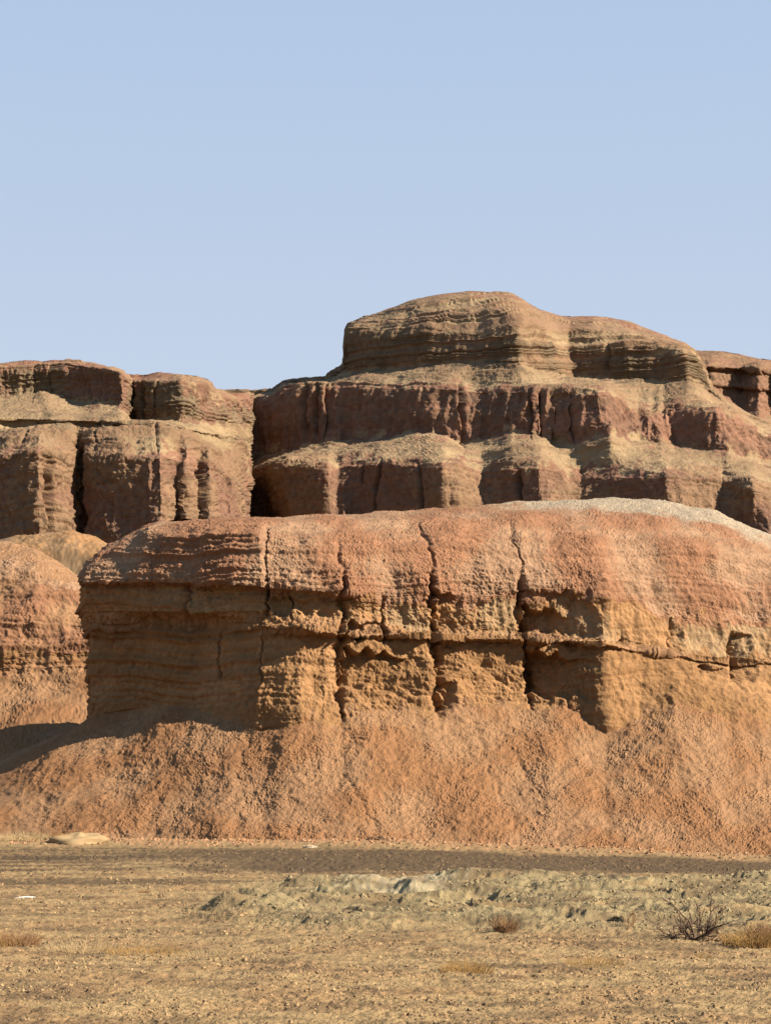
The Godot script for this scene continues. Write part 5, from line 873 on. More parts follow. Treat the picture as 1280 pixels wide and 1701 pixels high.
	[[300,-29.8,55.97,-278.2],[318,-28.18,55.91,-277.78],[326,-27.45,55.87,-277.5],[400,-20.79,55.49,-274.93],[415,-19.45,55.41,-274.41],[432,-17.91,55.32,-273.35],[433,-17.82,55.31,-273.28],[438,-17.37,55.27,-272.89],[441,-17.1,55.24,-272.66],[444,-16.82,55.22,-272.43],[455,-15.83,55.12,-271.58],[458,-15.56,55.33,-271.35],[470,-14.48,56.18,-270.43],[473,-14.22,56.16,-270.2],[480,-13.59,56.12,-269.66],[481,-13.5,56.11,-269.58],[520,-10.08,55.86,-266.58],[540,-8.35,55.73,-265.05],[545,-7.92,55.7,-264.66],[552,-7.32,55.96,-264.05],[555,-7.06,56.04,-263.61],[558,-6.8,56.12,-263.16],[561,-6.54,56.19,-262.72],[562,-6.45,56.22,-262.57],[567,-6.02,56.34,-261.83],[570,-5.76,56.41,-261.39],[571,-5.68,56.44,-261.24],[572,-5.59,56.46,-261.09],[576,-5.25,56.32,-260.5],[580,-4.9,56.02,-259.2],[582,-4.72,55.81,-258.2],[588,-4.22,55.67,-257.7],[600,-3.24,55.39,-256.7],[606,-2.74,55.33,-256.2],[615,-2.01,55.28,-255.7],[640,0,55.14,-254.31],[680,3.18,54.95,-252.09],[690,3.96,54.9,-251.53],[700,4.74,54.85,-251.01],[708,5.37,54.81,-250.62],[720,6.3,54.75,-250.05],[735,7.46,54.68,-249.33],[740,7.85,54.65,-249.09],[755,9,54.58,-248.37],[761,9.46,54.55,-248.08],[763,9.61,54.54,-247.99],[765,9.76,54.51,-247.89],[766,9.84,54.5,-247.84],[769,10.07,54.47,-247.7],[773,10.37,54.42,-247.51],[776,10.6,54.39,-247.38],[780,10.9,54.34,-247.19],[785,11.28,54.29,-246.96],[791,11.74,54.22,-246.68],[800,12.41,54.12,-246.26],[803,12.64,54.09,-246.12],[826,14.36,53.83,-245.06],[845,15.77,53.62,-244.17],[850,16.14,53.56,-243.94],[860,16.88,53.45,-243.48],[868,17.48,53.4,-243.31],[870,17.64,53.43,-243.43],[880,18.45,53.3,-244],[885,18.86,53.24,-244.29],[895,19.67,53.11,-244.86],[903,20.34,53.08,-245.44],[905,20.51,53.09,-245.68],[921,21.92,53.18,-247.6],[922,22.01,53.18,-247.72],[923,22.1,53.19,-247.84],[930,22.72,53.23,-248.68],[936,23.26,53.26,-249.4],[945,24.07,53.57,-250.48],[946,24.16,53.6,-250.6],[952,24.69,53.78,-251.16],[956,24.99,53.72,-251.02],[965,25.67,53.59,-250.68],[990,27.54,53.22,-249.76],[991,27.62,53.2,-249.73],[995,27.91,53.15,-249.58],[1010,29.03,52.93,-249.03],[1013,29.25,52.88,-248.92],[1020,29.77,52.78,-248.66],[1022,29.92,52.75,-248.58],[1030,30.51,52.64,-248.29],[1040,31.24,52.49,-247.92],[1045,31.61,52.45,-247.74],[1048,31.83,52.42,-247.62],[1052,32.12,52.38,-247.45],[1060,32.7,52.3,-247.11],[1078,34,52.12,-246.35],[1082,34.28,52.08,-246.18],[1092,35,51.97,-245.76],[1096,35.28,51.93,-245.59],[1100,35.57,51.89,-245.43],[1105,35.92,51.84,-245.22],[1118,36.85,51.71,-244.67],[1131,37.76,51.58,-244.12],[1133,37.9,51.56,-244.04],[1135,38.05,51.54,-243.95],[1140,38.4,51.49,-243.74],[1150,39.37,51.41,-245.05],[1158,40.19,51.38,-246.25],[1165,40.91,50.99,-247.3],[1176,42.05,50.38,-249],[1180,42.47,50.16,-249.64],[1190,43.54,50.06,-251.24],[1200,44.56,49.89,-252.56],[1208,45.32,49.69,-253.27],[1215,45.99,49.52,-253.89],[1225,46.96,49.27,-254.78],[1226,47.05,49.24,-254.87],[1230,47.44,49.14,-255.22],[1240,48.41,48.95,-256.11],[1250,49.39,48.75,-257],[1251,49.49,48.73,-257.09],[1258,50.18,48.59,-257.71],[1276,51.96,48.23,-259.31],[1280,52.36,48.15,-259.67],[1285,52.86,48.17,-260.11],[1298,53.94,48.02,-260.2],[1311,55.01,47.86,-260.2],[1400,62.3,46.77,-260.2],[1418,63.71,46.62,-259.92],[1426,64.32,46.55,-259.73],[1700,84.61,44,-253.34],[1718,86,43.98,-253.2],[1726,86.63,43.98,-253.2]],
	[[300,-29.93,56.46,-279.4],[318,-28.28,56.37,-278.77],[326,-27.55,56.33,-278.5],[400,-20.86,55.94,-275.92],[415,-19.52,55.86,-275.4],[432,-17.96,55.66,-274.09],[433,-17.87,55.65,-274.02],[438,-17.41,55.59,-273.63],[441,-17.14,55.56,-273.4],[444,-16.87,55.52,-273.17],[455,-15.87,55.39,-272.32],[458,-15.6,55.6,-272.09],[470,-14.52,56.41,-271.17],[473,-14.26,56.39,-270.94],[480,-13.63,56.36,-270.4],[481,-13.54,56.35,-270.32],[520,-10.11,56.15,-267.32],[540,-8.37,56.04,-265.78],[545,-7.94,56.01,-265.4],[552,-7.33,56.26,-264.36],[555,-7.07,56.36,-263.92],[558,-6.81,56.47,-263.47],[561,-6.55,56.57,-263.03],[562,-6.46,56.6,-262.88],[567,-6.03,56.77,-262.14],[570,-5.77,56.87,-261.7],[571,-5.69,56.9,-261.55],[572,-5.6,56.94,-261.4],[576,-5.23,60.85,-259.4],[580,-4.9,61.05,-259.07],[582,-4.73,61.15,-258.9],[588,-4.23,61.09,-258.4],[600,-3.24,60.97,-257.4],[606,-2.75,60.89,-257.07],[615,-2.02,60.76,-256.57],[640,0,60.4,-255.18],[680,3.19,59.83,-252.96],[690,3.98,59.69,-252.4],[700,4.76,59.57,-251.92],[708,5.39,59.45,-251.54],[720,6.33,59.27,-250.96],[735,7.49,59.06,-250.24],[740,7.88,58.98,-250],[755,9.03,58.76,-249.28],[761,9.49,58.68,-249],[763,9.65,58.65,-248.9],[765,9.8,58.61,-248.81],[766,9.88,58.6,-248.76],[769,10.1,58.54,-248.62],[773,10.41,58.48,-248.44],[776,10.64,58.42,-248.3],[780,10.94,58.36,-248.11],[785,11.32,58.27,-247.88],[791,11.78,58.17,-247.6],[800,12.46,58.01,-247.18],[803,12.69,57.96,-247.04],[826,14.41,57.57,-245.98],[845,15.83,57.25,-245.1],[850,16.2,57.16,-244.86],[860,16.94,56.99,-244.4],[868,17.59,57.04,-244.86],[870,17.75,57.03,-244.97],[880,18.57,56.95,-245.54],[885,18.98,56.92,-245.83],[895,19.8,56.84,-246.4],[903,20.5,56.9,-247.36],[905,20.67,56.92,-247.6],[921,22.09,57.03,-249.52],[922,22.18,57.04,-249.64],[923,22.27,57.05,-249.76],[930,22.9,57.09,-250.6],[936,23.44,57.13,-251.32],[945,24.25,57.37,-252.4],[946,24.33,57.36,-252.36],[952,24.79,57.31,-252.14],[956,25.09,57.28,-251.99],[965,25.77,57.2,-251.66],[990,27.65,56.98,-250.74],[991,27.72,56.97,-250.71],[995,28.02,56.93,-250.56],[1010,29.14,56.8,-250.01],[1013,29.37,56.77,-249.89],[1020,29.89,56.71,-249.64],[1022,30.04,56.69,-249.56],[1030,30.63,56.62,-249.27],[1040,31.37,56.53,-248.9],[1045,31.73,56.46,-248.69],[1048,31.95,56.43,-248.56],[1052,32.24,56.37,-248.39],[1060,32.82,56.27,-248.06],[1078,34.13,56.03,-247.3],[1082,34.41,55.98,-247.13],[1092,35.13,55.85,-246.71],[1096,35.42,55.8,-246.54],[1100,35.71,55.75,-246.37],[1105,36.06,55.68,-246.16],[1118,36.99,55.52,-245.62],[1131,37.91,55.35,-245.07],[1133,38.05,55.32,-244.98],[1135,38.19,55.3,-244.9],[1140,38.7,55.44,-245.65],[1150,39.71,55.24,-247.15],[1158,40.53,55.08,-248.35],[1165,41.25,53.88,-249.4],[1176,42.41,51.99,-251.16],[1180,42.84,51.29,-251.8],[1190,43.91,51.1,-253.4],[1200,44.87,50.78,-254.29],[1208,45.63,50.51,-255],[1215,46.31,50.28,-255.62],[1225,47.28,49.95,-256.51],[1226,47.37,49.91,-256.6],[1230,47.76,49.78,-256.96],[1240,48.74,49.58,-257.84],[1250,49.73,49.39,-258.73],[1251,49.82,49.37,-258.82],[1258,50.52,49.23,-259.44],[1276,52.31,48.87,-261.04],[1280,52.71,48.78,-261.4],[1285,53.12,48.72,-261.4],[1298,54.19,48.55,-261.4],[1311,55.26,48.38,-261.4],[1400,62.59,47.22,-261.4],[1418,63.97,47.05,-260.98],[1426,64.58,46.97,-260.79],[1700,84.96,44.42,-254.4],[1718,86.4,44.42,-254.4],[1726,87.04,44.42,-254.4]],
	[[300,-29.96,56.56,-279.7],[318,-28.31,56.47,-279.07],[326,-27.58,56.43,-278.8],[400,-20.89,56.04,-276.22],[415,-19.54,55.96,-275.7],[432,-17.98,55.77,-274.39],[433,-17.89,55.75,-274.32],[438,-17.43,55.69,-273.93],[441,-17.16,55.66,-273.7],[444,-16.89,55.62,-273.47],[455,-15.89,55.5,-272.62],[458,-15.62,55.7,-272.39],[470,-14.54,56.51,-271.47],[473,-14.27,56.5,-271.24],[480,-13.65,56.46,-270.7],[481,-13.56,56.46,-270.62],[520,-10.12,56.25,-267.62],[540,-8.38,56.14,-266.08],[545,-7.95,56.12,-265.7],[552,-7.34,56.36,-264.66],[555,-7.08,56.47,-264.22],[558,-6.81,56.57,-263.77],[561,-6.55,56.67,-263.33],[562,-6.47,56.71,-263.18],[567,-6.04,56.87,-262.44],[570,-5.78,56.97,-262],[571,-5.69,57.01,-261.85],[572,-5.61,57.04,-261.7],[576,-5.24,61.33,-259.7],[580,-4.9,61.53,-259.37],[582,-4.74,61.62,-259.2],[588,-4.24,61.56,-258.7],[600,-3.25,61.44,-257.7],[606,-2.76,61.36,-257.37],[615,-2.02,61.23,-256.87],[640,0,60.87,-255.48],[680,3.19,60.3,-253.26],[690,3.98,60.16,-252.7],[700,4.77,60.03,-252.22],[708,5.4,59.91,-251.84],[720,6.33,59.74,-251.26],[735,7.5,59.52,-250.54],[740,7.89,59.44,-250.3],[755,9.04,59.22,-249.58],[761,9.5,59.14,-249.3],[763,9.66,59.11,-249.2],[765,9.81,59.07,-249.11],[766,9.89,59.06,-249.06],[769,10.12,59,-248.92],[773,10.42,58.94,-248.74],[776,10.65,58.88,-248.6],[780,10.96,58.81,-248.41],[785,11.34,58.73,-248.18],[791,11.79,58.63,-247.9],[800,12.48,58.47,-247.48],[803,12.7,58.42,-247.34],[826,14.43,58.02,-246.28],[845,15.85,57.7,-245.4],[850,16.22,57.61,-245.16],[860,16.96,57.44,-244.7],[868,17.61,57.49,-245.16],[870,17.77,57.48,-245.27],[880,18.59,57.41,-245.84],[885,19,57.37,-246.13],[895,19.82,57.3,-246.7],[903,20.52,57.36,-247.66],[905,20.7,57.37,-247.9],[921,22.12,57.49,-249.82],[922,22.21,57.5,-249.94],[923,22.3,57.5,-250.06],[930,22.92,57.55,-250.9],[936,23.47,57.6,-251.62],[945,24.28,57.83,-252.7],[946,24.36,57.82,-252.66],[952,24.81,57.78,-252.44],[956,25.12,57.74,-252.29],[965,25.8,57.66,-251.96],[990,27.68,57.44,-251.04],[991,27.76,57.43,-251.01],[995,28.06,57.39,-250.86],[1010,29.18,57.26,-250.31],[1013,29.4,57.23,-250.19],[1020,29.92,57.17,-249.94],[1022,30.07,57.15,-249.86],[1030,30.67,57.08,-249.57],[1040,31.41,56.99,-249.2],[1045,31.77,56.92,-248.99],[1048,31.99,56.88,-248.86],[1052,32.28,56.83,-248.69],[1060,32.86,56.73,-248.36],[1078,34.17,56.49,-247.6],[1082,34.46,56.44,-247.43],[1092,35.18,56.31,-247.01],[1096,35.46,56.25,-246.84],[1100,35.75,56.2,-246.67],[1105,36.11,56.14,-246.46],[1118,37.03,55.97,-245.92],[1131,37.96,55.8,-245.37],[1133,38.1,55.77,-245.28],[1135,38.24,55.75,-245.2],[1140,38.74,55.89,-245.95],[1150,39.76,55.7,-247.45],[1158,40.58,55.54,-248.65],[1165,41.3,54.22,-249.7],[1176,42.46,52.15,-251.46],[1180,42.89,51.39,-252.1],[1190,43.96,51.2,-253.7],[1200,44.92,50.88,-254.59],[1208,45.69,50.61,-255.3],[1215,46.36,50.38,-255.92],[1225,47.33,50.04,-256.81],[1226,47.43,50.01,-256.9],[1230,47.82,49.87,-257.26],[1240,48.8,49.68,-258.14],[1250,49.78,49.48,-259.03],[1251,49.88,49.46,-259.12],[1258,50.57,49.32,-259.74],[1276,52.37,48.96,-261.34],[1280,52.77,48.88,-261.7],[1285,53.18,48.81,-261.7],[1298,54.25,48.64,-261.7],[1311,55.32,48.47,-261.7],[1400,62.66,47.31,-261.7],[1418,64.04,47.14,-261.28],[1426,64.66,47.07,-261.09],[1700,85.06,44.51,-254.7],[1718,86.5,44.51,-254.7],[1726,87.15,44.51,-254.7]],
	[[300,-30.32,57.31,-283],[318,-28.65,57.21,-282.37],[326,-27.91,57.17,-282.1],[400,-21.14,56.75,-279.52],[415,-19.78,56.67,-279],[432,-18.2,56.46,-277.69],[433,-18.11,56.45,-277.62],[438,-17.64,56.39,-277.23],[441,-17.37,56.35,-277],[444,-17.09,56.32,-276.77],[455,-16.08,56.18,-275.92],[458,-15.81,56.38,-275.69],[470,-14.72,57.19,-274.77],[473,-14.44,57.18,-274.54],[480,-13.81,57.15,-274],[481,-13.72,57.14,-273.92],[520,-10.24,56.96,-270.92],[540,-8.49,56.87,-269.38],[545,-8.05,56.85,-269],[552,-7.43,57.11,-267.96],[555,-7.16,57.22,-267.52],[558,-6.9,57.33,-267.07],[561,-6.64,57.44,-266.63],[562,-6.55,57.47,-266.48],[567,-6.11,57.65,-265.74],[570,-5.85,57.76,-265.3],[571,-5.76,57.8,-265.15],[572,-5.68,57.83,-265],[576,-5.3,62.28,-263],[580,-4.97,62.59,-262.67],[582,-4.8,62.75,-262.5],[588,-4.29,62.77,-262],[600,-3.29,62.82,-261],[606,-2.79,62.85,-260.67],[615,-2.05,62.9,-260.17],[640,0,62.9,-258.78],[680,3.23,62.9,-256.56],[690,4.03,62.84,-256],[700,4.83,62.81,-255.52],[708,5.47,62.77,-255.14],[720,6.42,62.72,-254.56],[735,7.6,62.65,-253.84],[740,7.99,62.63,-253.6],[755,9.16,62.5,-252.88],[761,9.63,62.45,-252.6],[763,9.78,62.44,-252.5],[765,9.94,62.42,-252.41],[766,10.02,62.41,-252.36],[769,10.25,62.38,-252.22],[773,10.56,62.34,-252.04],[776,10.79,62.32,-251.9],[780,11.1,62.28,-251.71],[785,11.49,62.19,-251.48],[791,11.95,62.09,-251.2],[800,12.64,61.94,-250.78],[803,12.87,61.89,-250.64],[826,14.63,61.5,-249.58],[845,16.06,61.19,-248.7],[850,16.44,61.02,-248.46],[860,17.19,60.69,-248],[868,17.85,60.62,-248.46],[870,18.01,60.59,-248.57],[880,18.84,60.35,-249.14],[885,19.25,60.24,-249.43],[895,20.09,60,-250],[903,20.79,60.05,-250.96],[905,20.97,60.06,-251.2],[921,22.41,60.17,-253.12],[922,22.5,60.17,-253.24],[923,22.59,60.18,-253.36],[930,23.23,60.22,-254.2],[936,23.77,60.33,-254.92],[945,24.6,60.58,-256],[946,24.68,60.57,-255.96],[952,25.14,60.53,-255.74],[956,25.45,60.5,-255.59],[965,26.14,60.42,-255.26],[990,28.05,60.22,-254.34],[991,28.12,60.2,-254.31],[995,28.43,60.14,-254.16],[1010,29.56,59.9,-253.61],[1013,29.79,59.85,-253.49],[1020,30.32,59.74,-253.24],[1022,30.47,59.71,-253.16],[1030,31.07,59.58,-252.87],[1040,31.82,59.42,-252.5],[1045,32.19,59.29,-252.29],[1048,32.41,59.21,-252.16],[1052,32.71,59.11,-251.99],[1060,33.3,58.9,-251.66],[1078,34.62,58.43,-250.9],[1082,34.92,58.33,-250.73],[1092,35.65,58.07,-250.31],[1096,35.94,57.97,-250.14],[1100,36.23,57.87,-249.97],[1105,36.59,57.74,-249.76],[1118,37.53,57.4,-249.22],[1131,38.47,57.06,-248.67],[1133,38.61,57.01,-248.58],[1135,38.75,56.96,-248.5],[1140,39.26,57.04,-249.25],[1150,40.29,56.77,-250.75],[1158,41.12,56.56,-251.95],[1165,41.85,55.24,-253],[1176,43.02,53.17,-254.76],[1180,43.45,52.41,-255.4],[1190,44.53,52.16,-257],[1200,45.5,51.77,-257.89],[1208,46.28,51.46,-258.6],[1215,46.96,51.18,-259.22],[1225,47.94,50.79,-260.11],[1226,48.04,50.75,-260.2],[1230,48.43,50.58,-260.56],[1240,49.42,50.39,-261.44],[1250,50.42,50.19,-262.33],[1251,50.52,50.17,-262.42],[1258,51.22,50.02,-263.04],[1276,53.03,49.65,-264.64],[1280,53.43,49.57,-265],[1285,53.85,49.5,-265],[1298,54.94,49.32,-265],[1311,56.02,49.15,-265],[1400,63.45,47.94,-265],[1418,64.85,47.77,-264.58],[1426,65.47,47.69,-264.39],[1700,86.16,45.11,-258],[1718,87.63,45.11,-258],[1726,88.28,45.11,-258]],
	[[300,-30.96,58.55,-289],[318,-29.26,58.45,-288.37],[326,-28.5,58.4,-288.1],[400,-21.59,57.97,-285.52],[415,-20.2,57.88,-285],[432,-18.59,57.67,-283.69],[433,-18.5,57.66,-283.62],[438,-18.03,57.59,-283.23],[441,-17.74,57.56,-283],[444,-17.46,57.52,-282.77],[455,-16.43,57.38,-281.92],[458,-16.15,57.58,-281.69],[470,-15.04,58.4,-280.77],[473,-14.76,58.39,-280.54],[480,-14.11,58.36,-280],[481,-14.02,58.36,-279.92],[520,-10.47,58.21,-276.92],[540,-8.68,58.13,-275.38],[545,-8.23,58.1,-275],[552,-7.6,58.38,-273.96],[555,-7.32,58.5,-273.52],[558,-7.05,58.62,-273.07],[561,-6.79,58.74,-272.63],[562,-6.7,58.78,-272.48],[567,-6.25,58.97,-271.74],[570,-5.98,59.08,-271.3],[571,-5.89,59.12,-271.15],[572,-5.81,59.16,-271],[576,-5.42,63.8,-269],[580,-5.08,64.19,-268.67],[582,-4.91,64.39,-268.5],[588,-4.39,64.48,-268],[600,-3.36,64.66,-267],[606,-2.86,64.77,-266.67],[615,-2.1,64.95,-266.17],[640,0,65.21,-264.78],[680,3.31,65.63,-262.56],[690,4.13,65.65,-262],[700,4.94,65.68,-261.52],[708,5.59,65.7,-261.14],[720,6.57,65.74,-260.56],[735,7.78,65.78,-259.84],[740,8.18,65.79,-259.6],[755,9.38,65.74,-258.88],[761,9.86,65.72,-258.6],[763,10.02,65.71,-258.5],[765,10.18,65.7,-258.41],[766,10.26,65.7,-258.36],[769,10.49,65.69,-258.22],[773,10.81,65.67,-258.04],[776,11.05,65.66,-257.9],[780,11.37,65.65,-257.71],[785,11.76,65.56,-257.48],[791,12.24,65.46,-257.2],[800,12.94,65.31,-256.78],[803,13.18,65.26,-256.64],[826,14.98,64.88,-255.58],[845,16.45,64.57,-254.7],[850,16.84,64.34,-254.46],[860,17.61,63.89,-254],[868,18.28,63.73,-254.46],[870,18.45,63.69,-254.57],[880,19.29,63.33,-255.14],[885,19.72,63.15,-255.43],[895,20.57,62.79,-256],[903,21.29,62.83,-256.96],[905,21.47,62.85,-257.2],[921,22.94,62.93,-259.12],[922,23.03,62.94,-259.24],[923,23.13,62.94,-259.36],[930,23.77,62.98,-260.2],[936,24.33,63.13,-260.92],[945,25.18,63.39,-262],[946,25.26,63.39,-261.96],[952,25.73,63.34,-261.74],[956,26.04,63.31,-261.59],[965,26.75,63.25,-261.26],[990,28.71,63.06,-260.34],[991,28.79,63.04,-260.31],[995,29.1,62.95,-260.16],[1010,30.26,62.63,-259.61],[1013,30.5,62.57,-259.49],[1020,31.04,62.42,-259.24],[1022,31.19,62.38,-259.16],[1030,31.81,62.21,-258.87],[1040,32.58,62,-258.5],[1045,32.96,61.82,-258.29],[1048,33.19,61.71,-258.16],[1052,33.49,61.57,-257.99],[1060,34.09,61.29,-257.66],[1078,35.45,60.65,-256.9],[1082,35.75,60.51,-256.73],[1092,36.5,60.15,-256.31],[1096,36.8,60.01,-256.14],[1100,37.1,59.87,-255.97],[1105,37.47,59.69,-255.76],[1118,38.44,59.23,-255.22],[1131,39.4,58.77,-254.67],[1133,39.54,58.7,-254.58],[1135,39.69,58.63,-254.5],[1140,40.21,58.66,-255.25],[1150,41.25,58.34,-256.75],[1158,42.1,58.07,-257.95],[1165,42.84,56.73,-259],[1176,44.04,54.63,-260.76],[1180,44.47,53.86,-261.4],[1190,45.57,53.56,-263],[1200,46.56,53.12,-263.89],[1208,47.35,52.76,-264.6],[1215,48.05,52.45,-265.22],[1225,49.05,51.99,-266.11],[1226,49.15,51.95,-266.2],[1230,49.55,51.77,-266.56],[1240,50.56,51.56,-267.44],[1250,51.57,51.35,-268.33],[1251,51.67,51.33,-268.42],[1258,52.38,51.18,-269.04],[1276,54.23,50.8,-270.64],[1280,54.64,50.71,-271],[1285,55.07,50.64,-271],[1298,56.18,50.45,-271],[1311,57.29,50.27,-271],[1400,64.89,49.01,-271],[1418,66.32,48.84,-270.58],[1426,66.96,48.76,-270.39],[1700,88.17,46.15,-264],[1718,89.66,46.15,-264],[1726,90.33,46.15,-264]],
	[[300,-31.92,60.33,-298],[318,-30.17,60.23,-297.37],[326,-29.39,60.18,-297.1],[400,-22.27,59.74,-294.52],[415,-20.84,59.65,-294],[432,-19.18,59.44,-292.69],[433,-19.08,59.42,-292.62],[438,-18.6,59.36,-292.23],[441,-18.31,59.32,-292],[444,-18.02,59.28,-291.77],[455,-16.96,59.14,-290.92],[458,-16.67,59.36,-290.69],[470,-15.52,60.2,-289.77],[473,-15.23,60.19,-289.54],[480,-14.57,60.17,-289],[481,-14.47,60.16,-288.92],[520,-10.81,60.03,-285.92],[540,-8.96,59.96,-284.38],[545,-8.5,59.94,-284],[552,-7.85,60.24,-282.96],[555,-7.57,60.37,-282.52],[558,-7.29,60.5,-282.07],[561,-7.01,60.62,-281.63],[562,-6.92,60.66,-281.48],[567,-6.46,60.87,-280.74],[570,-6.18,60.99,-280.3],[571,-6.09,61.04,-280.15],[572,-6,61.08,-280],[576,-5.61,65.91,-278],[580,-5.25,66.36,-277.67],[582,-5.07,66.59,-277.5],[588,-4.54,66.71,-277],[600,-3.48,66.95,-276],[606,-2.95,67.11,-275.67],[615,-2.17,67.35,-275.17],[640,0,67.75,-273.78],[680,3.42,68.38,-271.56],[690,4.27,68.43,-271],[700,5.11,68.5,-270.52],[708,5.79,68.55,-270.14],[720,6.79,68.63,-269.56],[735,8.05,68.73,-268.84],[740,8.46,68.76,-268.6],[755,9.71,68.74,-267.88],[761,10.2,68.74,-267.6],[763,10.37,68.73,-267.5],[765,10.53,68.73,-267.41],[766,10.61,68.73,-267.36],[769,10.86,68.73,-267.22],[773,11.19,68.72,-267.04],[776,11.44,68.72,-266.9],[780,11.76,68.72,-266.71],[785,12.17,68.63,-266.48],[791,12.66,68.53,-266.2],[800,13.4,68.38,-265.78],[803,13.64,68.33,-265.64],[826,15.5,67.95,-264.58],[845,17.03,67.63,-263.7],[850,17.43,67.38,-263.46],[860,18.23,66.87,-263],[868,18.93,66.66,-263.46],[870,19.1,66.61,-263.57],[880,19.97,66.18,-264.14],[885,20.41,65.97,-264.43],[895,21.29,65.54,-265],[903,22.04,65.57,-265.96],[905,22.23,65.58,-266.2],[921,23.74,65.65,-268.12],[922,23.83,65.65,-268.24],[923,23.93,65.66,-268.36],[930,24.6,65.69,-269.2],[936,25.17,65.86,-269.92],[945,26.04,66.13,-271],[946,26.12,66.12,-270.96],[952,26.61,66.08,-270.74],[956,26.94,66.05,-270.59],[965,27.67,65.99,-270.26],[990,29.7,65.8,-269.34],[991,29.78,65.78,-269.31],[995,30.1,65.69,-269.16],[1010,31.31,65.33,-268.61],[1013,31.55,65.26,-268.49],[1020,32.11,65.09,-268.24],[1022,32.27,65.04,-268.16],[1030,32.91,64.85,-267.87],[1040,33.71,64.61,-267.5],[1045,34.11,64.41,-267.29],[1048,34.34,64.29,-267.16],[1052,34.66,64.13,-266.99],[1060,35.29,63.8,-266.66],[1078,36.69,63.07,-265.9],[1082,37,62.91,-265.73],[1092,37.78,62.51,-265.31],[1096,38.09,62.35,-265.14],[1100,38.4,62.19,-264.97],[1105,38.79,61.99,-264.76],[1118,39.79,61.46,-264.22],[1131,40.79,60.93,-263.67],[1133,40.94,60.85,-263.58],[1135,41.09,60.77,-263.5],[1140,41.63,60.78,-264.25],[1150,42.7,60.41,-265.75],[1158,43.57,60.11,-266.95],[1165,44.33,58.73,-268],[1176,45.55,56.55,-269.76],[1180,46,55.75,-270.4],[1190,47.13,55.41,-272],[1200,48.15,54.93,-272.89],[1208,48.96,54.54,-273.6],[1215,49.68,54.2,-274.22],[1225,50.71,53.71,-275.11],[1226,50.81,53.66,-275.2],[1230,51.22,53.46,-275.56],[1240,52.26,53.24,-276.44],[1250,53.3,53.02,-277.33],[1251,53.4,53,-277.42],[1258,54.14,52.84,-278.04],[1276,56.03,52.43,-279.64],[1280,56.46,52.34,-280],[1285,56.9,52.27,-280],[1298,58.05,52.08,-280],[1311,59.19,51.89,-280],[1400,67.04,50.58,-280],[1418,68.53,50.4,-279.58],[1426,69.19,50.32,-279.39],[1700,91.17,47.66,-273],[1718,92.72,47.66,-273],[1726,93.41,47.66,-273]],
	[[300,-35.35,-2,-330],[1700,110.21,-2,-330]],
]
